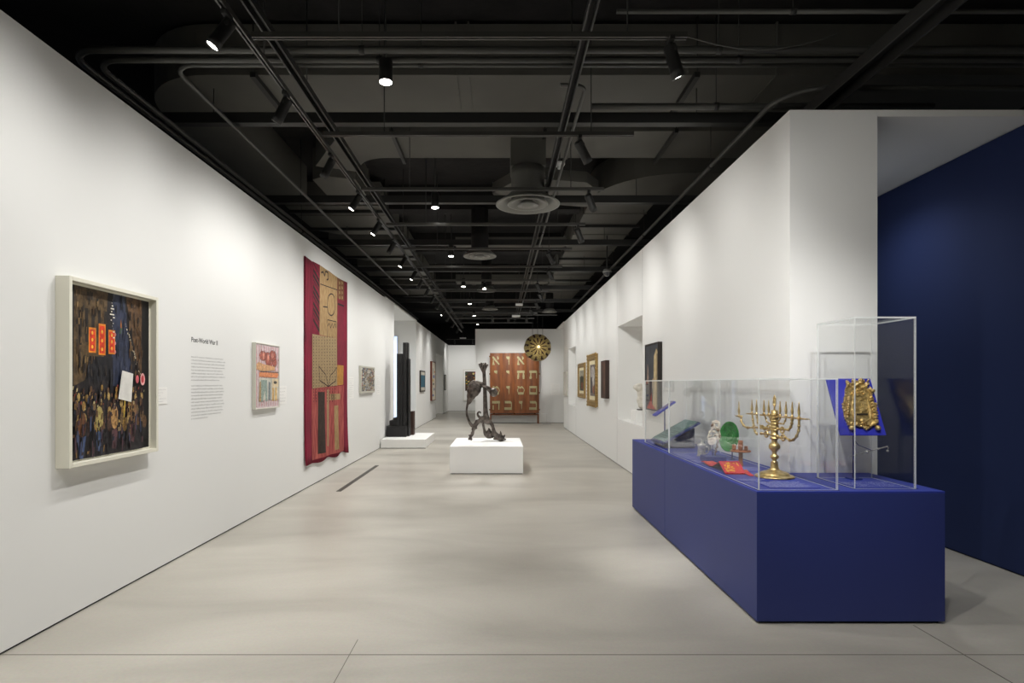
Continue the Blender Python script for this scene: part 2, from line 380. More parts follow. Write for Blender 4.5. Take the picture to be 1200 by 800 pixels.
for k, (y0, y1) in enumerate(((9.5, 11.3), (11.9, 13.7), (14.3, 16.2), (17, 19.5))):
    duct('wide flat duct panel high over the left wall, %s of four' % ORD[k], [(-3.5, y0), (-1.95, y0), (-1.95, y1), (-3.1, y1), (-3.5, y1-.3)], 4.4, 4.8, seams=[(-3.45, -1.93, y0+.5, y0+.52)], bars=[(-3.5, -1.9, y0+.2, y0+.25), (-3.5, -1.9, y1-.5, y1-.45)], hang=[(-1.92, y0+.22)])
duct('small curved duct stub just behind the nearest round diffuser', [(-.1, 8.4)] + arc(.35, 8.35, .45, PI, PI*.5, 8) + [(1.3, 9.05), (1.42, 9.05), (1.42, 8.3), (1.2, 7.95), (.3, 7.75)], 4.25, 4.4)
duct('thin duct crossing the middle distance above the second diffuser', [(-.9, 11.9), (1.36, 11.9), (1.36, 12.4), (-.9, 12.4)], 4.35, 4.5)
duct('thin duct crossing the far distance beyond the third diffuser', [(-1.2, 16.0), (1.36, 16.0), (1.36, 16.4), (-1.2, 16.4)], 4.3, 4.5)
# structural beams
for k, y in enumerate((4.43, 7.6, 10.7, 13.8, 16.8, 19.8, 22.9)):
    b = MB(); b.box(-9, 9, y-.16, y+.16, 4.885, 4.92, DECK); b.box(-9, 9, y-.03, y+.03, 4.89, 4.92, DECK)
    struct(b.build('trim_3'))
for k, y in enumerate((10.0, 13.2, 17.3, 20.8)):
    struct(MB().box(-1.9, 1.4, y, y+.3, 4.5, 4.92, DECK).build('ceiling'))

# round diffusers
def diffuser(label, x, y, z, R, neck_top, boxed=True):
    r = thing('ceiling_vent', label, 'air diffuser', (x, y, z))
    DM = mat((112, 112, 107), .4, spec=.5)
    MB().lathe([(R*.62, .10), (R*.70, .075), (R, .0), (R, -.012), (R*.93, -.012), (R*.66, .055), (R*.6, .09)], (x, y, z), DM, 48).build('outer_cone', r)
    MB().lathe([(R*.36, .09), (R*.56, .035), (R*.64, -.008), (R*.58, -.012), (R*.4, .03), (R*.32, .07)], (x, y, z), DM, 40).build('inner_cone', r)
    MB().lathe([(.0, .05), (R*.14, .045), (R*.3, -.005), (R*.33, -.02), (R*.2, -.012), (R*.17, -.03), (.0, -.034)], (x, y, z), DM, 32).build('centre_cone', r)
    MB().lathe([(R*.52, .06), (R*.52, .32), (R*.54, .33), (R*.54, .36), (R*.52, .37), (R*.52, neck_top-z)], (x, y, z), DUCT if boxed else DECK, 40).build('duct_collar', r)
    if boxed: MB().box(x-R*.54, x+R*.54, y-R*.3, y+R*.62, neck_top, 4.395, DUCT).build('duct_box', r)
    return r
diffuser('large round ceiling diffuser, nearest and biggest in the middle', .34, 6.9, 3.63, .38, 4.05)
diffuser('round ceiling diffuser left of centre, second nearest', -.335, 10.02, 3.70, .285, 4.5, False)
diffuser('round ceiling diffuser beyond a bright lamp, third nearest', -.305, 13.9, 3.72, .24, 4.85, False)
diffuser('faint round diffuser far off under a curved duct', -.28, 17.4, 3.72, .24, 4.5, False)
diffuser('round diffuser far off on the right beside the long duct', 1.62, 18.7, 3.80, .24, 4.4, False)

# pendant downlights
LIGHTS = []
def light(kind, loc, energy, target=None, color=(1, .978, .94), size=.05, angle=60, blend=1.0, parent=None):
    d = bpy.data.lights.new('lamp_light', kind); d.energy = energy; d.color = color
    if kind == 'SPOT': d.spot_size = math.radians(angle); d.spot_blend = blend; d.shadow_soft_size = size
    elif kind == 'POINT': d.shadow_soft_size = size
    elif kind == 'AREA': d.shape = 'RECTANGLE'; d.size = size[0]; d.size_y = size[1]
    o = bpy.data.objects.new('lamp_light', d); COL.objects.link(o)
    if target is not None:
        o.rotation_euler = (Vector(target)-Vector(loc)).to_track_quat('-Z', 'Y').to_euler()
    if parent is not None: o.parent = parent; o.location = Vector(loc)-ORG[parent.name]
    else: o.location = loc
    return o
LENS = emis((255, 250, 240), 14); LENSD = emis((255, 248, 235), 1.2)
DL = 1.0
for k, (x, y) in enumerate(((-.87, -1.8), (-.87, 1.3), (-.84, 4.295), (-.84, 7.6), (-.87, 10.5), (-.85, 13.8), (-.85, 16.8), (-.86, 19.8), (-.85, 22.7))):
    r = thing('pendant_downlight', ('black cylinder downlight on a rod, %s in view of its row' % ORD[k-2]) if k > 1 else 'black cylinder downlight on a rod %s the viewpoint' % ('well behind', 'just above')[k], 'downlight', (x, y, 3.8))
    zz = 3.73 if abs(y-4.295) < .01 else 3.8; hh = .165 if zz < 3.8 else .2
    MB().lathe([(.048, .0), (.05, .004), (.05, hh-.01), (.02, hh), (0, hh)], (x, y, zz), LAMP, 24).build('lamp_body', r)
    MB().lathe([(0, -.001), (.045, -.001), (.045, -.004), (0, -.004)], (x, y, zz), LENS, 24).build('lens', r)
    MB().tube([(x, y, zz+hh), (x, y, 4.86)], .006, STEEL, 8).build('rod', r)
    MB().lathe([(.0, 0), (.07, .0), (.075, .012), (.075, .03), (0, .03)], (x, y, 4.855), PIPE, 24).build('ceiling_canopy', r)
    light('SPOT', (x, y, zz-.01), 150*DL, (x, y, 0), angle=130, parent=r, size=.05)

# track spotlights
def spot(label, x, y, z, target, lens=LENS, L=.19, R=.037, energy=0, angle=60, stem=.05, color=(1, .982, .945)):
    r = thing('track_spotlight', label, 'spotlight', (x, y, z))
    top = Vector((x, y, z))
    MB().box(x-.016, x+.016, y-.045, y+.045, z-.028, z, LAMP).build('track_adapter', r, bevel=.003)
    piv = top + Vector((0, 0, -.028-stem))
    d = (Vector(target)-piv).normalized()
    sd = d.cross(Vector((0, 0, 1)));
    if sd.length < 1e-3: sd = Vector((1, 0, 0))
    sd.normalize()
    b = MB(); b.tube([top+Vector((0,0,-.026)), piv+Vector((0,0,.012))], .007, LAMP, 8); b.tube([piv+sd*(R+.004), piv-sd*(R+.004)], .013, STEEL, 10); b.build('bracket', r)
    M = d.to_track_quat('Z', 'Y').to_matrix()
    a = piv - d*.035
    MB().lathe([(0, 0), (R*.9, 0), (R, .006), (R, L*.72), (R*1.03, L*.725), (R*1.03, L), (R*.93, L), (R*.93, L-.012), (0, L-.012)], a, LAMP, 24, M).build('lamp_body', r)
    MB().lathe([(0, 0), (R*.9, 0), (R*.9, .003), (0, .003)], a+d*(L-.011), lens, 20, M).build('lens', r)
    if energy: light('SPOT', a+d*(L+.004), energy, a+d*3, angle=angle, parent=r, size=.03, color=color)
    return r
WL = 1.0
ys = [3.37, 4.3, 5.45, 6.5, 7.6, 8.66, 9.7, 10.9, 11.8, 12.9, 14.0, 15.2, 16.6, 18.2, 20.2, 22.4]
tgt = {y: (-2.75, y-.45, 1.5) for k, y in enumerate(ys) if k in (0, 3, 4, 6, 7, 12)}
for k, y in enumerate(ys):
    t = tgt.get(y, (-2.75, y+.25, 1.55))
    spot('black spotlight aimed at the left wall from the long track, %s of that row' % ORD[k], -1.58, y, 3.65, t, lens=LENS, energy=27*WL, angle=140)
for k, y in enumerate((-4, -2.5, -1, .6, 2.0)):   # the row goes on behind the camera
    r = spot('black spotlight on the long left track behind the viewpoint, %s' % ('set back by %s' % ['five', 'four', 'three', 'two', 'one'][k]), -1.58, y, 3.65, (-2.75, y+.25, 1.5), energy=27*WL, angle=140)
cr = [(1.07, 0, (2.1, 4.25, .95), 'bright cylinder spotlight on the nearest cross track, above the menorah case'),
      (.70, 1, (2.19, 6.4, 1.5), 'spotlight hanging on the second cross track by the smoke detector'),
      (1.07, 3, (2.19, 9.3, 1.4), 'spotlight at the right end of the fourth cross track'),
      (.80, 4, (2.19, 10.6, 1.4), 'spotlight at the right end of the fifth cross track'),
      (.92, 5, (2.19, 12.3, 1.4), 'spotlight at the right end of the sixth cross track'),
      (.80, 6, (2.19, 13.8, 1.4), 'spotlight at the right end of the seventh cross track'),
      (.95, 7, (2.19, 15.2, 1.4), 'spotlight at the right end of the eighth cross track'),
      (.95, 8, (2.19, 16.8, 1.4), 'spotlight at the right end of the ninth cross track'),
      (.9, 9, (2.19, 18.4, 1.4), 'spotlight at the right end of the tenth cross track'),
      (1.0, 2, (2.19, 7.9, 1.5), 'spotlight half hidden by the large diffuser on the third cross track')]
for x, k, t, lab in cr:
    spot(lab, x, TY[k], 3.65, t, energy=31*WL, angle=150, L=.2, R=.04, lens=LENS if k in (0, 1) else LENSD)
spot('bright spotlight hanging over the middle of the aisle beyond the second diffuser', -.31, TY[6], 3.65, (-.2, 10.3, .9), energy=120, angle=40, L=.16, lens=LENS)
run('lighting_track', 'short black track hung across the ceiling in front of the wooden cabinet wall', 'lighting track', track(-1.2, 1.9, 18.98, 19.02, 3.72), 'rail', (.3, 19, 3.72), [(-1, 19), (1.7, 19)], 3.754)
for x, lab in ((-.22, 'leftmost'), (.29, 'middle'), (.89, 'rightmost')):
    spot('%s of three black cylinder spotlights in front of the wooden cabinet wall' % lab, x, 19.0, 3.72, (x*1.2+.15, 21.6, 2.15), lens=LENSD, L=.24, R=.045, energy=85, angle=50)
# unseen track and spots added overhead to light the case, floor and wall end
run('lighting_track', 'thin black cross track added out of view above the viewpoint, ahead of the others', 'lighting track', track(-1.54, 1.9, 2.17, 2.21, 3.65), 'rail', (0, 2.19, 3.65), [(-1.0, 2.19), (.8, 2.19)], 3.684)
spot('unseen spotlight added above the viewpoint to light the menorah', .75, 2.19, 3.65, (2.0, 4.1, 1.1), lens=LENS, energy=60, angle=60)
spot('unseen spotlight added above the viewpoint to light along the display counter', 1.15, 2.19, 3.65, (2.0, 5.3, .9), lens=LENS, energy=70, angle=60)
spot('narrow unseen spotlight added above the viewpoint to brighten the floor beside the counter', .2, 2.19, 3.65, (1.2, 4.75, 0), lens=LENS, energy=110, angle=15)  # added only to make the bright patch on the floor
spot('unseen spotlight added above the viewpoint to brighten the white wall end', 1.85, 2.19, 3.65, (2.5, 4.37, 2.5), lens=LENS, energy=11, angle=120)
spot('unseen spotlight added above the viewpoint to light the gilt shield', 1.6, 2.19, 3.65, (2.45, 3.95, 1.3), lens=LENS, energy=50, angle=60)
for x, lab in ((-2.2, 'left'), (-1.3, 'right')):  # spots added to brighten the far passage, with a track to hold them
    spot('%s of two spotlights added far down the left passage to light the end wall' % lab, x, 28.6, 3.65, (x, 31.4, 1.6), lens=LENSD, energy=48, angle=110)
run('lighting_track', 'short black track added across the far left passage for its two spotlights', 'lighting track', track(-2.6, -.95, 28.58, 28.62, 3.65), 'rail', (-1.8, 28.6, 3.65), [(-2.4, 28.6), (-1.1, 28.6)], 3.684)

# small ceiling fittings
def lathe_thing(name, label, cat, prof, c, m, n=24):
    b = MB(); b.lathe(prof, c, m, n); return tag(b.build(name, origin=c), label, cat)
r = thing('smoke_detector', 'small white smoke detector hanging beside the middle right strut', 'smoke detector', (.72, 6.9, 4.1))
MB().lathe([(0, 0), (.05, 0), (.062, .02), (.062, .04), (0, .04)], (.72, 6.9, 4.08), PLINTH, 24).build('detector_base', r)
MB().lathe([(0, -.03), (.028, -.03), (.034, 0), (0, 0)], (.72, 6.9, 4.08), PLINTH, 20).build('sensor', r)
MB().tube([(.72, 6.9, 4.12), (.72, 6.9, 4.395)], .008, STEEL, 8).build('rod', r)
r = thing('mounted_dome_camera', 'small dome security camera beside the right wall top', 'camera', (2.1, 11.3, 3.6))
MB().lathe([(0, 0), (.03, .005), (.06, .03), (.075, .07), (.08, .075)], (2.1, 11.3, 3.58), mat((60, 60, 62), .1), 24).build('dome', r)
MB().lathe([(0, .14), (.06, .14), (.085, .1), (.085, .075), (0, .075)], (2.1, 11.3, 3.58), mat((130, 130, 126), .4), 24).build('housing', r)
MB().tube([(2.1, 11.3, 3.7), (2.1, 11.3, 4.375)], .012, STEEL, 8).build('rod', r)
for (x, y, z, w, lab) in ((.56, 16.3, 3.68, .2, 'nearer of two small white ceiling boxes on the middle right strut'), (.55, 18.9, 3.66, .27, 'farther of two small white ceiling boxes on the middle right strut'), (-1.75, 28, 3.65, .3, 'small white ceiling box far off above the left passage')):
    r = thing('ceiling_box', lab, 'emergency light', (x, y, z))
    MB().box(x-w/2, x+w/2, y-.06, y+.06, z, z+.06, PLINTH).build('housing', r, bevel=.005)
    MB().tube([(x, y, z+.06), (x, y, 4.92)], .008, STEEL, 8).build('rod', r)

# ---------------------------------------------------------------- pictures
def flat(b, X, pts, m, lift):
    """a patch of paint on the plane x = X, given as (y, z) points"""
    b.face([(X + lift, y, z) for y, z in pts], m)
def cv(X, px, py):
    p = W(px, py, X); return (p[1], p[2])
def frame_bars(b, X0, X1, y0, y1, z0, z1, w, m):
    a, c = min(X0, X1), max(X0, X1)
    b.box(a, c, y0, y0+w, z0, z1, m); b.box(a, c, y1-w, y1, z0, z1, m)
    b.box(a, c, y0+w, y1-w, z0, z0+w, m); b.box(a, c, y0+w, y1-w, z1-w, z1, m)
def picture(name, label, cat, side, y0, y1, z0, z1, depth, w, recess, fm, base, patches=(), mat_w=0, group=None, back=None, seed=0):
    """patches: list of (material, [(u, v)...]) with u 0..1 away from the camera, v 0..1 upward"""
    X = LX if side == 'l' else RX; o = 1 if side == 'l' else -1
    r = thing(name, label, cat, (X, (y0+y1)/2, z0), group)
    b = MB(); frame_bars(b, X + o*.001, X + o*depth, y0, y1, z0, z1, w, fm); b.build('frame', r, bevel=.002)
    iy0, iy1, iz0, iz1 = y0+w, y1-w, z0+w, z1-w
    xb = X + o*(depth-recess)
    if mat_w:
        b = MB(); frame_bars(b, xb, xb + o*.004, iy0, iy1, iz0, iz1, mat_w, back or PLINTH); b.build('inner_mount', r)
        iy0 += mat_w; iy1 -= mat_w; iz0 += mat_w; iz1 -= mat_w
    b = MB(); b.box(min(X+o*.002, xb), max(X+o*.002, xb), iy0, iy1, iz0, iz1, base)
    for i, (m, pts) in enumerate(patches):
        b.face([(xb + o*(.0006 + .00003*i), iy0 + (iy1-iy0)*min(1, max(0, u)), iz0 + (iz1-iz0)*min(1, max(0, v))) for u, v in pts], m)
    b.build('canvas', r)
    return r
def rect(u0, v0, u1, v1): return [(u0, v0), (u1, v0), (u1, v1), (u0, v1)]
def oval(u, v, a, c, n=12, rot=0): return [(u + a*math.cos(2*PI*i/n+rot), v + c*math.sin(2*PI*i/n+rot)) for i in range(n)]
def q(rgb, var=.25, scale=18): return mat(rgb, .55, var=var, scale=scale)

# 1. the large dark street painting (a generic stand-in)
rnd = random.Random(3)
pt = []
pt.append((q((16, 15, 17)), rect(0, 0, .09, 1)))
pt.append((q((84, 66, 42), .5, 25), [(.08, .42), (.4, .52), (.46, 1), (.09, 1)]))
for i in range(5): pt.append((q((38, 30, 24)), rect(.13+.07*i, .66+.02*(i % 2), .165+.07*i, .88)))
pt.append((q((44, 50, 70), .35, 14), [(.5, .42), (.78, .42), (.66, 1), (.52, 1)]))
pt.append((q((88, 64, 42), .5, 25), [(.68, 1), (.9, 1), (.9, .5), (.86, .48)]))
pt.append((q((18, 17, 19)), rect(.9, 0, 1, 1)))
pt.append((q((26, 25, 30)), [(.2, .45), (.52, .45), (.52, .6), (.25, .6)]))
for i, (u, v, h) in enumerate(((.28, .62, .15), (.39, .61, .19), (.505, .62, .15))):
    pt.append((q((222, 132, 40)), rect(u-.04, v, u+.04, v+h))); pt.append((q((206, 58, 30), .3, 40), rect(u-.03, v+.01, u+.03, v+h-.012)))
    for j in range(3): pt.append((q((240, 176, 60)), oval(u, v+.035+j*h*.28, .012, .012, 6)))
pt.append((q((70, 110, 50)), rect(.60, .755, .635, .79))); pt.append((q((160, 100, 52)), [(.605, .79), (.632, .79), (.62, .85)]))
for i in range(26):
    t = i/26; pt.append((q((206, 196, 170), .1), oval(.68+.2*t+rnd.uniform(-.008, .008), .82-.34*t+rnd.uniform(-.01, .01), .006, .006, 5)))
for i in range(14): pt.append((q((220, 214, 200), .1), rect(.505+rnd.uniform(-.03, .02), .72+.018*i, .52+rnd.uniform(-.02, .02), .728+.018*i)))
for i in range(3): pt.append((q((196, 120, 120)), oval(.545, .745-.055*i, .011, .011, 8)))
def strokes(n, u0, u1, v0, v1, pal, w, h, seed, slant=0):
    rn = random.Random(seed)
    for _ in range(n):
        u, v = rn.uniform(u0, u1), rn.uniform(v0, v1); ww, hh = w*rn.uniform(.5, 1.5), h*rn.uniform(.5, 1.5); k = slant+rn.uniform(-.3, .3)
        if any(abs(u-a) < .05+ww and c-.01-hh < v < c+d+.01+hh for a, c, d in ((.28, .62, .15), (.39, .61, .19), (.505, .62, .15))): continue
        pt.append((q(rn.choice(pal), .2, 40), [(u-ww, v-hh), (u+ww*.6, v-hh*.8), (u+ww+k*hh, v+hh), (u-ww*.7+k*hh, v+hh*.9)]))
strokes(90, .1, .44, .5, .98, [(66, 48, 30), (98, 78, 50), (44, 34, 26), (120, 96, 62), (30, 26, 24)], .008, .02, 21)
strokes(50, .50, .70, .44, .98, [(36, 42, 60), (54, 60, 82), (26, 28, 38), (70, 74, 92)], .006, .03, 22)
strokes(60, .72, .9, .5, .98, [(70, 50, 34), (104, 78, 50), (40, 30, 26)], .007, .025, 23)
strokes(40, .12, .52, .42, .6, [(18, 18, 22), (40, 40, 50), (56, 46, 40)], .006, .03, 24)
# crowd-like abstract blobs
for row in range(6):
    for i in range(10):
        u = .1 + i*.086 + rnd.uniform(-.02, .02) + (row % 2)*.03; v = .40 - row*.045 + rnd.uniform(-.01, .01)
        s_ = .016 + .004*row
        c = rnd.choice([(92, 66, 44), (70, 48, 38), (150, 118, 62), (110, 88, 60), (58, 44, 40), (168, 140, 84)])
        pt.append((q((24, 21, 24)), [(u-.045, v-.12), (u+.045, v-.12), (u+.02, v-.01), (u-.02, v-.01)]))
        pt.append((q(c, .4, 60), oval(u, v, s_*.85, s_*1.25, 9)))
for (u, v, c, c2) in ((.15, .20, (104, 66, 42), (70, 84, 120)), (.34, .225, (164, 148, 90), (72, 88, 120)), (.52, .225, (176, 136, 86), (92, 62, 66)), (.76, .25, (120, 88, 58), (88, 58, 62))):
    pt.append((q((30, 26, 30)), [(u-.13, 0), (u+.13, 0), (u+.09, v-.09), (u-.08, v-.09)]))
    pt.append((q(c2, .3), [(u-.03, v-.19), (u+.01, v-.2), (u+.045, v-.07), (u-.04, v-.08)]))
    pt.append((q(c, .35, 50), oval(u, v, .045, .075, 12)))
strokes(170, .03, .9, .02, .40, [(26, 22, 26), (48, 36, 34), (92, 66, 44), (66, 44, 40), (40, 44, 60), (16, 15, 18), (120, 92, 54), (74, 52, 56)], .009, .016, 25)
strokes(60, .03, .9, .26, .42, [(150, 120, 70), (110, 74, 48), (60, 50, 50), (140, 60, 44), (190, 176, 130)], .005, .008, 26)
strokes(50, .05, .9, .0, .2, [(24, 20, 26), (60, 70, 100), (72, 48, 56), (18, 16, 18)], .007, .04, 27)
pt.append((q((190, 160, 60)), [(.615, .22), (.63, .22), (.645, .34), (.63, .34)]))
pt.append((q((214, 212, 206), .12, 8), [(.55, .34), (.72, .315), (.745, .50), (.60, .52)]))
pt.append((q((196, 92, 100)), oval(.80, .465, .022, .028))); pt.append((q((222, 160, 158)), oval(.875, .465, .034, .042))); pt.append((q((196, 60, 70)), oval(.875, .465, .02, .026)))
CREAM = mat((224, 221, 206), .5)
picture('framed_painting', 'large dark night-street crowd painting in a deep white box frame', 'painting', 'l', 3.592, 4.53, .972, 2.168, .09, .026, .055, CREAM, q((34, 30, 32), .4, 10), pt, mat_w=.012, back=CREAM)

# 2. pink abstract painting in pale frame
pt = [(q((206, 190, 192), .15, 30), rect(0, 0, 1, 1))]
for i in range(10): pt.append((q((190, 120, 124), .4, 40), rect(.03+.1*i, .02, .05+.1*i, .98)))
for (u, v, a, c) in ((.3, .82, .16, .08), (.5, .78, .13, .11), (.72, .84, .16, .09), (.8, .74, .1, .09), (.62, .72, .1, .07)): pt.append((q((170, 98, 86), .35, 60), oval(u, v, a, c, 14)))
for (u, v) in ((.32, .82), (.52, .8), (.72, .84)): pt.append((q((208, 140, 120), .3), oval(u, v, .05, .05)))
for (u, v, a, c) in ((.3, .82, .16, .08), (.5, .78, .13, .11), (.72, .84, .16, .09), (.8, .74, .1, .09)):
    ring_ = oval(u, v, a, c, 18)
    for k in range(18):
        (a0, b0), (a1, b1) = ring_[k], ring_[(k+1) % 18]; pt.append((q((96, 66, 60)), [(a0, b0), (a1, b1), (a1+(u-a1)*.09, b1+(v-b1)*.09), (a0+(u-a0)*.09, b0+(v-b0)*.09)]))
rn2 = random.Random(8)
for k in range(70):
    u, v = rn2.uniform(.02, .96), rn2.uniform(.02, .97); pt.append((q(rn2.choice([(200, 150, 150), (214, 206, 202), (150, 110, 108), (190, 176, 170)]), .1), [(u, v), (u+.02, v), (u+.025, v+.03), (u+.004, v+.03)]))
pt.append((q((206, 160, 118), .25, 40), [(.02, .60), (.25, .58), (.78, .60), (.8, .66), (.3, .69), (.1, .72), (.02, .68)]))
pt.append((q((90, 74, 66)), rect(.15, .565, .98, .575)))
pt.append((q((214, 138, 96), .3, 40), [(.12, .49), (.9, .48), (.98, .53), (.92, .56), (.14, .56)]))
pt.append((q((200, 196, 184), .15), rect(.12, .12, .98, .47)))
pt.append((q((140, 156, 148), .35, 50), [(.2, .1), (.28, .1), (.36, .3), (.4, .1), (.47, .1), (.46, .44), (.2, .44)]))
pt.append((q((164, 134, 90), .35, 50), [(.12, .1), (.2, .1), (.2, .42), (.14, .4)])); pt.append((q((110, 120, 124), .3, 50), [(.5, .12), (.6, .12), (.6, .4), (.52, .42)]))
pt.append((q((216, 196, 160), .15), rect(.68, .33, .96, .46))); pt.append((q((70, 66, 62)), oval(.82, .40, .08, .025)))
pt.append((q((196, 156, 92), .3), rect(.68, .1, .76, .32))); pt.append((q((208, 176, 120), .3), rect(.8, .1, .9, .32))); pt.append((q((60, 54, 52)), rect(.63, .12, .645, .47)))
picture('framed_painting', 'pink and orange abstract painting in a pale frame right of the wall text', 'painting', 'l', 6.45, 7.15, 1.206, 1.958, .045, .012, .008, mat((206, 204, 192), .5), q((200, 180, 180)), pt)

# 3. small mosaic-like work
rnd = random.Random(5); pt = []
for i in range(14):
    for j in range(14):
        c = rnd.choice([(60, 58, 60), (210, 206, 196), (180, 150, 80), (150, 60, 50), (70, 90, 120), (230, 226, 214), (120, 116, 112), (40, 38, 40)])
        u, v = .02+i/14.5, .02+j/14.5
        pt.append((q(c, .1), [(u, v), (u+.05, v+rnd.uniform(-.01, .02)), (u+.05+rnd.uniform(-.02, .01), v+.055), (u+rnd.uniform(-.01, .02), v+.05)]))
pt = [(m, p) for m, p in pt]
picture('framed_painting', 'small speckled many-coloured picture in a pale box frame, right of the red textile', 'painting', 'l', 11.37, 12.6, 1.306, 1.846, .05, .03, .006, mat((196, 194, 182), .5), q((150, 146, 138)), pt)
# pictures on the far left wall
picture('framed_painting', 'tall narrow teal picture with cream ends in a thin dark frame, far left wall', 'painting', 'l', 20.0, 21.2, 1.2, 1.95, .05, .05, .01, mat((60, 54, 48), .5), q((206, 200, 186), .1), [(q((44, 92, 110), .3), rect(0, .17, 1, .83))])
picture('framed_painting', 'tall pale painting with blue and yellow marks in a deep brown frame, far left wall', 'painting', 'l', 23.1, 24.35, .80, 2.38, .085, .03, .01, mat((104, 52, 34), .5), q((216, 208, 190), .1),
        [(q((50, 70, 140)), oval(.5, .62, .2, .05)), (q((40, 40, 46)), oval(.4, .42, .2, .03)), (q((214, 176, 60)), oval(.3, .52, .15, .04)), (q((60, 80, 150)), oval(.6, .28, .15, .04)), (q((70, 60, 60)), rect(.3, .7, .4, .85)), (q((196, 120, 50)), oval(.7, .75, .15, .03)), (q((60, 80, 150)), oval(.3, .12, .2, .03))])
picture('framed_painting', 'small dark-framed picture at the very end of the far left wall', 'painting', 'l', 28.9, 29.6, 1.16, 1.93, .05, .04, .01, mat((40, 38, 36), .5), q((190, 186, 172), .2))
# far passage picture, facing the camera
r = thing('framed_painting', 'colourful dense picture with wide white mount on the far end wall of the left passage', 'painting', (-1.4, 31.4, .55))
b = MB(); fm = mat((214, 212, 204), .5)
for a in ((-1.95, -1.91, .55, 2.25), (-.87, -.83, .55, 2.25), (-1.91, -.87, .55, .59), (-1.91, -.87, 2.21, 2.25)): b.box(a[0], a[1], 31.35, 31.399, a[2], a[3], fm)
b.build('frame', r)
MB().box(-1.91, -.87, 31.37, 31.398, .59, 2.21, PLINTH).build('mount_board', r)
b = MB(); b.box(-1.84, -.94, 31.362, 31.37, 1.10, 2.14, q((70, 50, 36), .5, 8)); rnd = random.Random(9)
for i in range(40):
    x = -1.8+rnd.random()*.8; z = 1.14+rnd.random()*.95; a = rnd.uniform(.03, .09)
    b.face([(x+a*math.cos(t*PI/3), 31.361-.0001*i, z+a*.8*math.sin(t*PI/3)) for t in range(6)], q(rnd.choice([(190, 150, 50), (150, 50, 40), (60, 80, 60), (200, 120, 60), (40, 34, 40), (90, 40, 60), (210, 190, 120)])))
b.build('print', r)

# right wall pictures
def gilt(name, label, y0, y1, z0, z1, depth, w, base, patches, orn=False):
    X = RX; r = thing(name, label, 'painting', (X, (y0+y1)/2, z0))
    GF = mat((178, 150, 96), .4, .5, rgb2=(128, 102, 60), scale=60, bump=.5, bscale=90)
    prof = [(.0, depth*.6), (w*.2, depth), (w*.45, depth*.8), (w*.7, depth*.85), (w, depth*.35), (w, 0), (0, 0)]
    b = MB()
    def ring(t, d): return [(X-d, y0+t, z0+t), (X-d, y1-t, z0+t), (X-d, y1-t, z1-t), (X-d, y0+t, z1-t)]
    R = [[b.bm.verts.new(p) for p in ring(t, max(d, .001))] for t, d in prof]; i = b.mi(GF)
    for A, B in zip(R, R[1:]+R[:1]):
        for k in range(4):
            try: f = b.bm.faces.new([A[k], A[(k+1)%4], B[(k+1)%4], B[k]]); f.material_index = i
            except ValueError: pass
    b.build('frame', r)
    if orn:
        b = MB(); n = 14
        for k in range(n+1):
            t = k/n
            for (yy, zz) in ((y0+t*(y1-y0), z0+.01), (y0+t*(y1-y0), z1-.01), (y0+.015, z0+t*(z1-z0)), (y1-.015, z0+t*(z1-z0))):
                b.ell((X-depth*.8, yy, zz), (.02, .034+.012*math.cos(4*PI*t), .026), GF, n=8)
        b.build('carved_ornament', r)
    b = MB(); frame_bars(b, X-.022, X-.018, y0+w, y1-w, z0+w, z1-w, .09 if orn else .07, mat((226, 214, 178), .6)); b.build('inner_mount', r)
    m_ = w + (.09 if orn else .07)
    b = MB(); b.box(X-.018, X-.002, y0+m_, y1-m_, z0+m_, z1-m_, base)
    for k, (m, pts) in enumerate(patches):
        b.face([(X-.0186-.00006*k, y0+m_+(y1-y0-2*m_)*u, z0+m_+(z1-z0-2*m_)*v) for u, v in pts], m)
    b.build('canvas', r)
gilt('framed_painting', 'smaller gilt-framed dark landscape on the right wall, left of the ornate gold frame', 14.65, 15.85, 1.117, 2.03, .055, .12, q((70, 66, 54), .5, 6), [(q((150, 146, 130), .3), rect(0, .7, 1, 1)), (q((54, 58, 44), .4), [(0, .1), (1, .1), (1, .6), (.5, .75), (0, .5)]), (q((120, 66, 44)), rect(.3, .1, .6, .4))])
gilt('framed_painting', 'large painting in an ornate carved gold frame on the right wall', 12.85, 14.1, .975, 2.165, .065, .14, q((112, 104, 102), .5, 8),
     [(q((176, 170, 168), .3), oval(.5, .7, .35, .25)), (q((150, 90, 60), .3), oval(.35, .2, .15, .12)), (q((60, 56, 60), .3), rect(.62, .1, .9, .6)), (q((200, 196, 190), .2), oval(.4, .5, .12, .2)), (q((90, 60, 50), .3), rect(.1, .05, .3, .35))], orn=True)
picture('framed_painting', 'plain dark brown wooden panel picture between the gold frame and the white niche', 'painting', 'r', 11.53, 12.05, 1.195, 1.96, .08, .02, .004, mat((54, 38, 32), .5), q((74, 48, 38), .3, 5),
        [(q((92, 62, 46), .3, 6), rect(.1, .1, .45, .95)), (q((58, 40, 34), .3, 6), rect(.5, .05, .9, .9))])
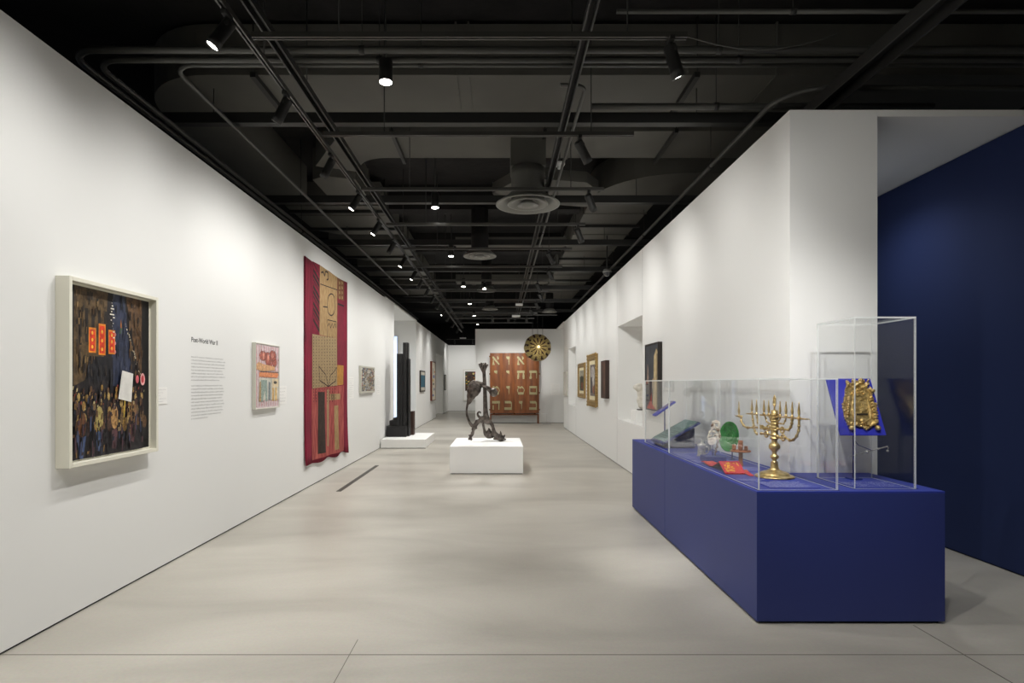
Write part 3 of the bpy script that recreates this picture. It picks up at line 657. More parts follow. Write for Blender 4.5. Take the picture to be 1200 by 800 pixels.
picture('framed_painting', 'dark slate painting with a cream tower and red base in a black frame', 'painting', 'r', 7.79, 8.49, 1.12, 2.06, .06, .022, .006, mat((38, 32, 28), .5), q((58, 60, 66), .3, 5),
        [(q((196, 176, 132), .2, 12), [(.02, .0), (.4, .0), (.33, .45), (.30, .82), (.12, .93), (.02, .88)]), (q((120, 104, 78), .3), [(.0, .0), (.1, .0), (.1, .85), (.0, .85)]),
         (q((176, 60, 46), .3), [(.15, .0), (.9, .0), (.62, .12), (.5, .26), (.45, .08)]), (q((160, 140, 112), .4, 30), [(.28, .3), (.42, .3), (.46, .45), (.3, .5)]), (q((150, 130, 116), .3), [(.72, .38), (.88, .42), (.82, .72), (.74, .6)]), (q((150, 60, 50), .3), oval(.88, .42, .06, .04))])
picture('framed_painting', 'pale narrow picture in a light frame at the far end of the right wall', 'painting', 'r', 18.55, 19.35, 1.1, 1.87, .05, .03, .01, mat((196, 192, 182), .5), q((222, 220, 212), .05))

# ---------------------------------------------------------------- red textile
X = LX + .018
r = thing('wall_textile', 'tall crimson wall hanging with tan patterned panels reaching almost to the ceiling', 'textile', (LX, 9.25, .3))
CR = mat((148, 12, 54), .9, scale=4, stretch=(1, 16, .6), rgb2=(78, 6, 26), bump=.2)
RD = mat((184, 96, 84), .9, rgb2=(110, 14, 34), scale=5, stretch=(1, 7, .7), bump=.2)
WN = mat((126, 24, 46), .9, rgb2=(98, 18, 38), scale=9, stretch=(1, 8, 1))
TAN = mat((166, 138, 98), .9, rgb2=(140, 112, 72), scale=12, stretch=(1, 3, 1)); TAN2 = mat((150, 128, 94), .9, var=.12, scale=30)
INK = mat((44, 28, 26), .9); BRN = mat((112, 72, 46), .9, var=.2); MUS = mat((164, 116, 50), .9, var=.15); DKB = mat((48, 34, 26), .9, var=.3)
ya, za = cv(X, 357.3, 299.6); yb, zb = cv(X, 407.0, 330.8); _, zc = cv(X, 357.3, 546.3); _, zd = cv(X, 406.3, 528.8)
N = 60; b = MB(); i1 = b.mi(CR); A = []; B2 = []
def wav(y, z):   # folds that deepen toward the hem
    t = max(0, min(1, (1.3-z)/1.1)); return .03*t*t*(1+math.sin(y*8.5+.6))*.5
for j in range(25):
    row = []; row2 = []
    for k in range(N+1):
        u = k/N; y = ya + (yb-ya)*u; top = za+(zb-za)*u - .02*abs(math.sin(u*PI*2)); bot = zc+(zd-zc)*u + .028*math.sin(u*17)*(.4+u*.6)
        z = bot + (top-bot)*j/24
        row.append(b.bm.verts.new((X + wav(y, z), y, z))); row2.append(b.bm.verts.new((X + wav(y, z) - .01, y, z)))
    A.append(row); B2.append(row2)
for j in range(24):
    for k in range(N):
        for G_ in (A, B2):
            f = b.bm.faces.new([G_[j][k], G_[j][k+1], G_[j+1][k+1], G_[j+1][k]]); f.smooth = True
for k in range(N):
    b.bm.faces.new([A[0][k], A[0][k+1], B2[0][k+1], B2[0][k]]); b.bm.faces.new([A[24][k], A[24][k+1], B2[24][k+1], B2[24][k]])
for j in range(24):
    b.bm.faces.new([A[j][0], A[j+1][0], B2[j+1][0], B2[j][0]]); b.bm.faces.new([A[j][N], A[j+1][N], B2[j+1][N], B2[j][N]])
b.build('cloth', r)
def U(cx, cy): return cv(X, 345+cx/6.15, 290+cy/6.15)
def Lc(cx, cy): return cv(X, 345+cx/5.333, 410+cy/5.333)
def Fp(cx, cy): return cv(X, 280+cx/2.857, 280+cy/2.857)
def patch(name, m, quad, lift, extra=(), n=24):
    """appliqued panel following the folds; quad corners TL, TR, BR, BL in (y, z)"""
    b = MB(); i = b.mi(m); g = []
    for j in range(n+1):
        v = j/n; row = []
        for k in range(n//2+1):
            u = k/(n//2)
            y = (quad[0][0]*(1-u)+quad[1][0]*u)*(1-v) + (quad[3][0]*(1-u)+quad[2][0]*u)*v
            z = (quad[0][1]*(1-u)+quad[1][1]*u)*(1-v) + (quad[3][1]*(1-u)+quad[2][1]*u)*v
            row.append(b.bm.verts.new((X + wav(y, z) + lift, y, z)))
        g.append(row)
    for j in range(n):
        for k in range(n//2):
            f = b.bm.faces.new([g[j][k], g[j][k+1], g[j+1][k+1], g[j+1][k]]); f.smooth = True; f.material_index = i
    for (m2, pts) in extra: b.face([(X + wav(y, z) + lift + .0025, y, z) for y, z in pts], m2)
    return b.build(name, r)
def line(pts, w, z_scale=1.0):
    """ink line as thin quads"""
    out = []
    for (y0, z0), (y1, z1) in zip(pts[:-1], pts[1:]):
        d = Vector((y1-y0, z1-z0)); nrm = Vector((-d.y, d.x)).normalized()*w/2
        out.append([(y0+nrm.x, z0+nrm.y), (y1+nrm.x, z1+nrm.y), (y1-nrm.x, z1-nrm.y), (y0-nrm.x, z0-nrm.y)])
    return out
stripes = []
for k in range(11):
    t = k/11; a = Vector(U(133, 105+40*k)); c = Vector(U(178, 190+40*k)); w_ = .05 if k % 3 else .02
    stripes.append((INK, [(a.x, a.y), (c.x, c.y), (c.x, c.y-w_), (a.x, a.y-w_)]))
patch('striped_panel', mat((118, 10, 42), .9, var=.25), [U(130, 98), U(182, 125), U(180, 628), U(128, 618)], .003, stripes)
ink = []
for l in line([U(190, 180), U(205, 175), U(215, 205), U(222, 170), U(240, 180), U(242, 228), U(230, 232)], .026): ink.append((INK, l))
for l in line([U(184, 262), U(306, 305)], .014): ink.append((INK, l))
ov = [U(263 + 28*math.cos(t)*(1 if True else 0), 411 + 78*math.copysign(abs(math.sin(t))**.8, math.sin(t))) for t in [2*PI*k/24 for k in range(25)]]
for l in line(ov, .020): ink.append((INK, l))
for l in line([U(236, 640), U(236, 520), U(300, 535), U(298, 580), U(290, 548), U(278, 580), U(270, 545), U(258, 580), U(248, 545), U(238, 565)], .015): ink.append((INK, l))
for l in line([U(205, 425), U(238, 430)], .02): ink.append((INK, l))
patch('tan_upper_panel', TAN, [U(182, 125), U(308, 214), U(306, 655), U(180, 628)], .0035, ink)
dots = []
for a_ in range(9):
    for c_ in range(22):
        y0, z0 = U(134 + a_*19.5, 640 + c_*22); 
        if z0 > .9: dots.append((INK, [(y0, z0), (y0+.022, z0), (y0+.022, z0-.02), (y0, z0-.02)]))
for s_ in ((150, 100, 210, 228), (262, 108, 208, 228)):
    p0 = Lc(s_[0], s_[1]); p3 = Lc(s_[2], s_[3]); m1 = Lc(s_[0]*.9+s_[2]*.1, s_[1]*.3+s_[3]*.7); m2 = Lc(s_[0]*.3+s_[2]*.7, s_[1]*.6+s_[3]*.4)
    for mm in (m1, m2):
        for l in line([p0, ((p0[0]+mm[0])/2+.01, (p0[1]+mm[1])/2-.01), mm, p3], .014): dots.append((INK, l))
patch('dotted_tan_panel', TAN2, [U(127, 622), U(305, 655), Lc(266, 222), Lc(110, 240)], .0045, dots)
br = [(TAN, [U(318+a_*18+rnd.uniform(-3, 3), 245+c_*35), U(326+a_*18, 243+c_*35), U(330+a_*18, 262+c_*35), U(320+a_*18, 268+c_*35)]) for a_ in range(2) for c_ in range(4)]
patch('brown_patch', BRN, [U(310, 216), U(356, 243), U(356, 385), U(310, 365)], .004, br)
patch('wine_panel', WN, [U(308, 372), U(357, 392), Lc(306, 95), Lc(267, 92)], .003, [(INK, [U(310, 398), U(356, 416), U(356, 428), U(310, 412)])])
patch('mustard_patch', MUS, [Lc(266, 93), Lc(306, 97), Lc(304, 216), Lc(264, 222)], .004)
patch('faded_red_panel', RD, [Lc(108, 242), Lc(308, 220), Lc(306, 628), Lc(106, 690)], .003)
patch('dark_band', DKB, [Lc(146, 262), Lc(188, 262), Lc(188, 640), Lc(143, 650)], .005)
patch('tan_strip', TAN2, [Lc(202, 248), Lc(214, 247), Lc(212, 600), Lc(201, 600)], .005)
patch('tan_strip', TAN, [Lc(247, 347), Lc(272, 345), Lc(272, 618), Lc(246, 625)], .005)
patch('tan_strip', TAN, [Lc(218, 274), Lc(285, 272), Lc(284, 308), Lc(218, 314)], .005, [(INK, [Lc(228+k*9, 274), Lc(231+k*9, 274), Lc(231+k*9, 312), Lc(228+k*9, 312)]) for k in range(3)], n=6)

# ---------------------------------------------------------------- wall text and labels
def text_mesh(body, size, m, name, parent=None, M=None, origin=None, font=None, sx=1.0):
    cu = bpy.data.curves.new('t', 'FONT'); cu.body = body; cu.size = size; cu.extrude = .0003; cu.offset = size*.012
    to = bpy.data.objects.new('t', cu); COL.objects.link(to); bpy.context.view_layer.update()
    me = bpy.data.meshes.new_from_object(to.evaluated_get(bpy.context.evaluated_depsgraph_get()))
    bpy.data.objects.remove(to)
    me.transform(M @ Matrix.Diagonal((sx, 1, 1, 1)))
    org = ORG[parent.name] if parent else Vector(origin)
    me.transform(Matrix.Translation(-org)); me.materials.clear(); me.materials.append(m)
    o = bpy.data.objects.new(name, me); COL.objects.link(o); ORG[o.name] = org
    if parent: o.parent = parent
    else: o.location = org
    return o
ML = Matrix(((0, 0, 1, 0), (1, 0, 0, 0), (0, 1, 0, 0), (0, 0, 0, 1)))       # text on the left wall, reading away from the camera
TXT = mat((34, 34, 36), .8); TXG = mat((84, 84, 86), .8)
def scribble(b, y0, y1, z, h, m, seed, P3):
    """one line of small printed words"""
    rn = random.Random(seed); y = y0
    while y < y1:
        wl = rn.uniform(.4, 1.5)*h*3
        if y + wl > y1: wl = y1 - y
        k = y
        while k < y + wl - h*.2:
            s_ = rn.choice((1, 1, 1, 1.5)); b.face([P3(k, z), P3(k+h*.22, z), P3(k+h*.22, z+h*s_), P3(k, z+h*s_)], m)
            if rn.random() < .6: b.face([P3(k, z+h*.85*(rn.random() > .5)), P3(k+h*.6, z+h*.85*0), P3(k+h*.6, z+h*.2), P3(k, z+h*.2)], m) if False else b.face([P3(k+h*.22, z), P3(k+h*.55, z), P3(k+h*.55, z+h*.22), P3(k+h*.22, z+h*.22)], m)
            k += h*.75
        y += wl + h*.7
r = thing('wall_text', 'black printed heading Post-World War II over two grey paragraphs on the left wall', 'wall text', (LX, 5.5, 1.18))
title_M = Matrix.Translation((LX+.0006, 5.18, 1.872)) @ ML
text_mesh('Post-World War II', .062, TXT, 'heading', r, title_M, sx=1.02)
b = MB()
ends1 = [.60, .64, .63, .63, .58, .60, .64, .52]; ends2 = [.58, .6, .62, .6, .58, .6, .62, .58, .6, .55, .3]
p3 = lambda y, z: (LX+.0008, y, z)
for i, e in enumerate(ends1): scribble(b, 5.18, 5.18+e, 1.733-.0297*i, .0085, TXG, i, p3)
for i, e in enumerate(ends2): scribble(b, 5.18, 5.18+e, 1.733-.0297*8.75-.0297*i, .0085, TXG, 50+i, p3)
b.build('paragraphs', r)
def wlabel(label, y0, y1, z0, z1, side='l', rows=5, card=True, X=None):
    X_ = (LX if side == 'l' else RX) if X is None else X; o = 1 if side == 'l' else -1
    r = thing('wall_label', label, 'label', (X_, (y0+y1)/2, z0))
    MB().box(min(X_+o*.0005, X_+o*.004), max(X_+o*.0005, X_+o*.004), y0, y1, z0, z1, mat((236, 235, 232), .7)).build('card', r)
    b = MB(); h = (z1-z0)/(rows*2.2+1)
    for i in range(rows): scribble(b, y0+.015, y1-.02-.04*(i % 3), z1-(i+1)*h*2.1, h*.5, mat((176, 176, 176), .8), i+int(y0*10), lambda y, z: (X_+o*.0046, y, z))
    b.build('printed_lines', r)
wlabel('small white label on the wall just right of the large dark painting', 4.60, 4.80, 1.33, 1.47)
wlabel('small white label right of the pink abstract painting', 7.22, 7.50, 1.24, 1.47)
wlabel('tall white text label right of the red textile', 10.6, 10.95, 1.22, 1.62, rows=9)
wlabel('white text label right of the small speckled picture', 13.0, 13.4, 1.25, 1.68, rows=9)
r = thing('wall_label', 'small white label on the wall right of the wooden cabinet', 'label', (2.08, 22, 1.1))
MB().box(1.96, 2.3, 21.994, 21.999, 1.05, 1.5, mat((236, 235, 232), .7)).build('card', r)
b = MB()
for i in range(9): scribble(b, 1.99, 2.26, 1.46-.043*i, .010, mat((176, 176, 176), .8), i, lambda x, z: (x, 21.993, z))
b.build('printed_lines', r)

# ---------------------------------------------------------------- plinths
r = thing('display_plinth', 'low white plinth in the middle of the aisle under the branching bronze sculpture', 'plinth', (-.21, 10.36, 0))
MB().box(-.818, .395, 9.59, 11.13, .012, .456, PLINTH).build('body', r, bevel=.003)
MB().box(-.80, .38, 9.61, 11.11, 0, .012, GAP).build('recessed_base', r)
r = thing('display_plinth', 'low wide white platform by the left wall under the black tower sculpture', 'plinth', (-2.2, 14.2, 0))
MB().box(-2.728, -1.685, 13.36, 15.1, .012, .21, PLINTH).build('body', r, bevel=.003)
MB().box(-2.71, -1.70, 13.38, 15.08, 0, .012, GAP).build('recessed_base', r)

# black stacked tower
BK = mat((30, 29, 30), .55, spec=.4, var=.2, scale=6); BK2 = mat((64, 44, 36), .6, var=.2, scale=8)
r = thing('tower_sculpture', 'tall black stepped tower sculpture of upright blocks on the low platform', 'sculpture', (-2.45, 14.3, .21))
def bb(name, *a, m=BK): MB().box(*a, m).build(name, r, bevel=.004)
bb('base_block', -2.71, -2.235, 13.95, 14.47, .21, .475)
bb('step_block', -2.66, -2.47, 14.05, 14.45, .475, .60); bb('step_block', -2.60, -2.47, 14.2, 14.6, .60, .655)
bb('tower_block', -2.47, -2.33, 13.98, 14.2, .475, 2.215)
bb('tower_block', -2.36, -2.235, 14.21, 14.42, .475, 2.50)
bb('tower_block', -2.325, -2.25, 14.0, 14.2, .475, 2.47)
bb('tower_block', -2.232, -2.19, 14.12, 14.36, .21, 2.10)
bb('tower_block', -2.45, -2.40, 13.955, 13.978, .475, 2.0)
bb('rear_block', -2.22, -2.14, 14.5, 14.75, .21, .80, m=BK2)

# branching bronze
BZ = mat((116, 108, 102), .36, .7, rgb2=(66, 60, 56), scale=14, bump=.5, bscale=70)
r = thing('bronze_sculpture', 'dark branching bronze sculpture with leaf blade and upright stem on the central plinth', 'sculpture', (-.21, 10.46, .456))
def S(cx, cy, dy=0): return (cx/346.7-1.154, 10.46+dy, 2.121-cy/346.7)
k_ = 1/346.7
def path(b, pts, m=BZ, n=12):
    """pts: (cx, cy, dy, r_px); smoothed"""
    P_ = [Vector((*S(p[0], p[1], p[2]), p[3]*k_)) for p in pts] if False else [(Vector(S(p[0], p[1], p[2])), p[3]*k_) for p in pts]
    out = []; K = len(P_)
    for j in range(K-1):
        p0 = P_[max(j-1, 0)]; p1 = P_[j]; p2 = P_[j+1]; p3 = P_[min(j+2, K-1)]
        for t in (0, .25, .5, .75):
            v = .5*((2*p1[0]) + (p2[0]-p0[0])*t + (2*p0[0]-5*p1[0]+4*p2[0]-p3[0])*t*t + (3*p1[0]-p0[0]-3*p2[0]+p3[0])*t**3)
            out.append((v, p1[1]*(1-t)+p2[1]*t))
    out.append(P_[-1])
    b.tube([o[0] for o in out], [o[1] for o in out], m, n)
b = MB()
path(b, [(302, 128, 0, 13), (306, 155, 0, 11), (309, 220, 0, 11.5), (312, 300, 0, 13.5), (314, 370, 0, 15), (316, 410, 0, 17), (320, 440, 0, 24), (330, 465, 0, 16)])
for dx, dy, dd in ((-20, -6, 0), (-12, -12, .03), (0, -4, -.04), (10, -12, .03), (19, -4, 0), (2, -12, .05)):
    path(b, [(304, 150, 0, 8), (302+dx*.5, 128, dd*.5, 8), (302+dx*1.15, 108+dy, dd, 7.5)]); b.ell(S(302+dx*1.2, 105+dy, dd), 8.5*k_, BZ)
b.build('upright_stem', r, remesh=.006)
b = MB()   # leaf blade
for (cx, cy, rx, rz, ry, rot) in ((254, 226, 42, 24, 18, -24), (246, 245, 46, 34, 24, -38), (238, 262, 42, 40, 24, -38), (228, 285, 30, 42, 20, -22), (217, 312, 19, 36, 14, -14), (262, 208, 34, 9, 12, -8), (244, 203, 13, 8, 14, -30), (288, 216, 26, 8, 10, 22)):
    b.ell(S(cx, cy), (rx*k_, ry*k_, rz*k_), BZ, M=Matrix.Rotation(math.radians(-rot), 4, 'Y'))
path(b, [(222, 300, 0, 14), (206, 335, 0, 9), (198, 370, 0, 6.5), (198, 410, .01, 7), (210, 450, .02, 8), (228, 478, .02, 11), (246, 490, 0, 12)])
b.build('leaf_blade', r, remesh=.006)
b = MB()
path(b, [(270, 208, 0, 8), (290, 222, -.02, 9), (305, 236, -.04, 9), (325, 238, -.05, 9), (345, 252, -.05, 11), (358, 266, -.05, 14)]); path(b, [(285, 234, -.02, 5), (310, 240, -.08, 5), (335, 262, -.07, 6), (352, 276, -.05, 9)])
b.ell(S(366, 272, -.05), (27*k_, 25*k_, 28*k_), BZ); b.build('seed_pod', r, remesh=.006)
b = MB()   # root cluster and legs
b.ell(S(318, 440), (26*k_, 22*k_, 20*k_), BZ); b.ell(S(296, 432), (20*k_, 18*k_, 14*k_), BZ); b.ell(S(330, 455), (24*k_, 20*k_, 18*k_), BZ); b.ell(S(285, 448), (18*k_, 16*k_, 14*k_), BZ)
path(b, [(300, 430, 0, 12), (280, 428, -.02, 9), (266, 412, -.03, 7), (270, 395, -.03, 6), (282, 394, -.03, 5), (284, 404, -.03, 4)])
path(b, [(288, 445, 0, 13), (266, 456, 0, 15), (252, 474, 0, 14), (244, 490, 0, 15), (238, 512, 0, 9), (232, 532, 0, 11), (222, 548, 0, 9), (219, 562, 0, 12)])
for c in ((236, 500, 10), (246, 476, 13), (262, 452, 12), (230, 524, 8), (215, 540, 7), (213, 562, 8), (226, 564, 8), (256, 494, 8)): b.ell(S(c[0], c[1], -.02), c[2]*k_, BZ)
path(b, [(335, 455, 0, 14), (352, 468, 0, 12), (362, 492, 0, 10), (368, 520, 0, 14), (384, 545, 0, 20), (408, 556, 0, 22), (430, 560, 0, 15)])
path(b, [(366, 520, .05, 10), (356, 540, .07, 12), (362, 556, .08, 9)])
path(b, [(405, 548, 0, 12), (410, 530, 0, 7), (407, 512, 0, 2.5)]); path(b, [(425, 552, 0, 10), (432, 545, 0, 6), (434, 535, 0, 2.5)]); path(b, [(388, 540, 0, 9), (383, 526, 0, 3)])
path(b, [(296, 455, .03, 9), (300, 480, .08, 8), (306, 510, .12, 9), (314, 535, .14, 14), (330, 548, .14, 17), (352, 548, .12, 15)])
for c in ((316, 520), (326, 514), (340, 506), (350, 520), (334, 500)): path(b, [(c[0]+4, c[1]+26, .13, 10), (c[0]+1, c[1]+8, .13, 6), (c[0], c[1]-4, .13, 2.5)])
for c in ((400, 566), (425, 567), (380, 563)): b.ell(S(c[0], c[1]-2, -.03), (20*k_, 16*k_, 8*k_), BZ)
b.build('root_legs', r, remesh=.006)

# ---------------------------------------------------------------- wooden cabinet (ark)
WD = mat((134, 78, 38), .42, rgb2=(98, 54, 26), scale=3, stretch=(3, 3, .5), spec=.5)
WD2 = mat((118, 68, 38), .45, rgb2=(96, 54, 30), scale=5, stretch=(3, 3, .5)); LET = mat((160, 152, 114), .4, .2, var=.15, scale=30)
ax0, ax1, ay = -.345, 1.485, 21.55; az0, az1 = .385, 2.63
r = thing('wooden_cabinet', 'large orange-brown wooden cabinet with raised Hebrew letters on fluted doors, on slim legs', 'cabinet', ((ax0+ax1)/2, 21.7, 0))
MB().box(ax0, ax1, 21.60, 21.95, az0, az1, WD2).build('body', r)
xm = (ax0+ax1)/2; qw = (ax1-ax0)/4; DOORS = []
for d in (0, 1):
    x0 = ax0 + d*2*qw + .004; x1 = x0 + 2*qw - .008; poly = [(x1, 21.60), (x0, 21.60)]
    for p_ in (0, 1):
        s0 = x0 + p_*(x1-x0)/2
        poly += [(s0 + (x1-x0)/2*i/8, 21.58 - .035*math.sin(PI*i/8)) for i in range(9)][(1 if p_ else 0):]
    o = MB().prism(poly, 'z', az0+.004, az1-.004, WD).build('door', r); DOORS.append(o)
GL = {
 'alef': [[(0,10),(2,10),(10,1),(8.6,0),(0,8.6)], [(6,10),(8,10),(9,7.5),(7.4,6.2),(6.6,6.9),(7,8)], [(1.2,6.6),(2.3,5.6),(2.2,3.6),(3.6,0),(0,0),(0.8,3.4)]],
 'vav': [[(2.5,10),(7,10),(7,8),(6.4,7),(6.2,.5),(5.6,.5),(5.4,7),(3.4,7),(2.5,8.6)]],
 'yod': [[(2.5,10),(6.6,10),(6.6,8),(6,5.6),(5,7),(3.4,7),(2.5,8.6)]],
 'het': [[(0,10),(10,10),(10,7.2),(0,7.2)], [(1,7.2),(2.6,7.2),(2.8,3),(2.2,0),(.4,0),(.2,3)], [(7.6,7.2),(9.2,7.2),(10,3),(9.6,0),(7.6,0),(7.2,3)]],
 'tav': [[(0,10),(9,10),(10,8.8),(10,7.2),(0,7.2)], [(1.2,7.2),(2.6,7.2),(2.6,4),(3.2,1.5),(2.6,0),(0,0),(0,2.2),(1,4)], [(9,7.2),(10,7.2),(9.8,.5),(9.1,.5)]],
 'he': [[(0,10),(10,10),(10,7.2),(0,7.2)], [(8.2,7.2),(9.4,7.2),(9.4,0),(8,0)], [(.8,5.2),(2.2,5.2),(2.2,0),(.6,.4)]],
 'bet': [[(.5,10),(8,10),(9.6,8.2),(9.6,2.8),(8.6,2.8),(8.4,7.2),(1,7.4)], [(0,2.8),(9.6,2.8),(9.6,0),(0,0)]],
 'samekh': [[(0,10),(10,10),(10,7.6),(0,7.6)], [(0,7.6),(1,7.6),(1,2.8),(0,2.8)], [(9,7.6),(10,7.6),(10,2.8),(9,2.8)], [(0,2.8),(10,2.8),(10,0),(0,0)]],
 'mem': [[(.6,10),(3,10),(3.2,8.2),(2,7.4),(.8,8.4)], [(2.6,7.8),(5.6,10),(6.8,9.8),(8.6,8.2),(8.4,6.6),(6.6,7.8),(3.4,7)], [(.2,6.8),(1.8,7.4),(1.2,4.8),(1.6,2.8),(.6,2.8),(0,4.8)], [(8.4,7.8),(9.6,6.6),(10,4.6),(9.2,2.8),(8.4,2.8),(9,4.8)], [(1,2.8),(9,2.8),(8.6,0),(1.4,0)]]}
rowz = [1.5-(y_-VY)/31.6 for y_ in (422.5, 439.0, 457.2, 474.9)]
colx = [(x_-VX)/31.6 for x_ in (581.2, 595.6, 610.4, 624.9)]
rows = [('alef', 'vav', 'alef', None), ('yod', 'yod', 'het', 'tav'), ('mem', 'vav', 'mem', 'samekh'), ('he', 'bet', 'vav', 'bet')]
for i, row in enumerate(rows):
    for j, g in enumerate(row):
        if not g: continue
        b = MB(); sc = .028 if i < 3 else .029
        for poly in GL[g]:
            b.prism([(colx[j] + (u-5)*sc, rowz[i] + (v-5)*sc*1.12) for u, v in poly], 'y', 21.525, 21.575, LET)
        o = b.build('raised_letter', None, origin=ORG[r.name]); o.location = (0, 0, 0); o.parent = DOORS[j//2]
for s_ in (ax0-.012, ax1+.012):
    for z in (2.5, 1.85, 1.15, .52):
        MB().tube([(s_, 21.6, z-.025), (s_, 21.6, z+.025)], .018, BRN, 10).build('hinge', r)
MB().box(ax0, ax1, 21.6, 21.66, .31, .352, WD2).build('stand_rail', r); MB().box(ax0, ax1, 21.88, 21.94, .31, .352, WD2).build('stand_rail', r)
for x in (ax0, ax1-.05):
    for y in (21.6, 21.89): MB().box(x, x+.05, y, y+.05, 0, .31, WD2).build('leg', r)
    MB().box(x, x+.05, 21.66, 21.88, .31, .35, WD2).build('stand_rail', r)
for x in (ax0+.15, xm, ax1-.15): MB().box(x-.03, x+.03, 21.62, 21.92, .35, .386, BRN).build('spacer', r)
# clear label stand beside it
r = thing('label_stand', 'low clear acrylic barrier beside the right leg of the wooden cabinet', 'stand', (1.72, 21.4, 0))
MB().box(1.60, 1.90, 21.25, 21.45, .0, .012, mat((150, 150, 150), .3)).build('base', r); MB().box(1.74, 1.755, 21.28, 21.42, .012, .38, AC).build('clear_panel', r); MB().box(1.55, 1.76, 21.28, 21.42, .38, .388, ACE).build('clear_ledge', r)

# globe lamp
GLB = mat((190, 172, 112), .4, .25, rgb2=(140, 120, 70), scale=26, bump=.5, bscale=60); SLT = mat((46, 14, 14), .7); 
gc = Vector((1.29, 19.5, 2.70)); GR = .455
r = thing('globe_lamp', 'large round woven gold hanging lamp pierced with dark radial slits', 'hanging lamp', gc)
b = MB(); ig = b.mi(GLB); isl = b.mi(SLT); nu, nv = 72, 40; rr_ = random.Random(2); vs_ = {}
petal = {u: rr_.uniform(-.12, .12) for u in range(nu)}
def gv(u, v):
    th = PI*v/nv; ph = 2*PI*u/nu
    R_ = GR*(1 + .012*math.sin(ph*9+th*3))
    return gc + Vector((R_*math.sin(th)*math.cos(ph), -R_*math.cos(th), R_*math.sin(th)*math.sin(ph)))
for v in range(nv+1):
    for u in range(nu):
        if v in (0, nv) and u: vs_[u, v] = vs_[0, v]
        else: vs_[u, v] = b.bm.verts.new(gv(u, v))
slits = []
for v in range(nv):
    for u in range(nu):
        u2 = (u+1) % nu
        qd = [vs_[u, v], vs_[u2, v], vs_[u2, v+1], vs_[u, v+1]]
        qd = list(dict.fromkeys(qd))
        f = b.bm.faces.new(qd); f.material_index = ig; f.smooth = True
        th = v/nv + petal[u]*.08
        ring = 0 if .06 < th < .20 else (1 if .24 < th < .42 else (2 if .46 < th < .62 else -1))
        if ring >= 0 and u % 6 in ((0, 1), (3, 4), (0,))[ring] and rr_.random() < .93: slits.append(f)
res = bmesh.ops.inset_individual(b.bm, faces=slits, thickness=.0012, depth=-.02)
for f in slits: f.material_index = isl; f.smooth = False
b.build('woven_shade', r)
MB().ell(gc+Vector((0, -GR-.01, 0)), .034, emis((255, 236, 214), 8)).build('bulb', r)
MB().lathe([(.075, 0), (.085, .01), (.06, .025)], gc+Vector((0, -GR-.012, 0)), GLB, 24, Matrix.Rotation(PI/2, 3, 'X')).build('bulb_ring', r)
for dx in (-.17, 0, .17):
    MB().tube([(gc.x+dx, gc.y, gc.z+GR*.9), (gc.x+dx, gc.y, 4.395)], .006, STEEL, 6).build('suspension_wire', r)
light('POINT', gc+Vector((0, -GR-.3, 0)), 1.5, color=(1, .85, .7), size=.05)

# ---------------------------------------------------------------- navy display case
TZ = .827
r = thing('display_case_base', 'long L-shaped navy blue display counter in the right foreground carrying clear cases', 'display counter', (2.0, 5.0, 0))
MB().prism([(1.606, 3.617), (2.78, 3.617), (2.78, 4.368), (2.185, 4.368), (2.185, 5.627), (1.606, 5.627)], 'z', .016, TZ-.012, NAVY).build('front_cabinet', r, bevel=.002)
MB().box(1.606, 2.185, 5.633, 7.0, .016, TZ-.012, NAVY).build('rear_cabinet', r, bevel=.002)
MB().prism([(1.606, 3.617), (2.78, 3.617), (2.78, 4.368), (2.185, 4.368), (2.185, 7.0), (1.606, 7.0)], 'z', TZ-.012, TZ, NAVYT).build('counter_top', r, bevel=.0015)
MB().prism([(1.63, 3.64), (2.755, 3.64), (2.755, 4.36), (2.17, 4.36), (2.17, 6.98), (1.63, 6.98)], 'z', 0, .016, GAP).build('recessed_base', r)
def vitrine(label, x0, x1, y0, y1, z1, t=.0095, tray=True):
    r = thing('clear_display_cover', label, 'display cover', ((x0+x1)/2, (y0+y1)/2, TZ))
    z0 = TZ+.0012
    def pane(name, *a):
        b = MB(); x_, X_, y_, Y_, z_, Z_ = a; b.box(*a, AC)
        b.mi(ACE); dims = (X_-x_, Y_-y_, Z_-z_); thin = dims.index(min(dims))
        b.bm.faces.ensure_lookup_table(); bmesh.ops.recalc_face_normals(b.bm, faces=b.bm.faces)
        for f in b.bm.faces:
            if abs(f.normal[thin]) < .5: f.material_index = 1
        return b.build(name, r)
    pane('front_panel', x0, x1, y0, y0+t, z0, z1-t); pane('rear_panel', x0, x1, y1-t, y1, z0, z1-t)
    pane('side_panel', x0, x0+t, y0+t, y1-t, z0, z1-t); pane('side_panel', x1-t, x1, y0+t, y1-t, z0, z1-t)
    pane('top_panel', x0, x1, y0, y1, z1-t, z1)
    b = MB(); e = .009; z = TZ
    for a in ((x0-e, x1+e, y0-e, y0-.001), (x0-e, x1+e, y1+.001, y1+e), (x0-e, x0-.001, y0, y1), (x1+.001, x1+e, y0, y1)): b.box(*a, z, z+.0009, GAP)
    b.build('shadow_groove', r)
vitrine('long low clear case over the menorah, green plate and figurine', 1.635, 2.135, 3.655, 5.60, 1.533)
vitrine('low clear case at the far end of the counter over the two blue book rests', 1.66, 2.135, 5.69, 6.62, 1.533)
vitrine('tall narrow clear case over the gilt shield at the right of the counter', 2.269, 2.659, 3.70, 4.146, 1.925)

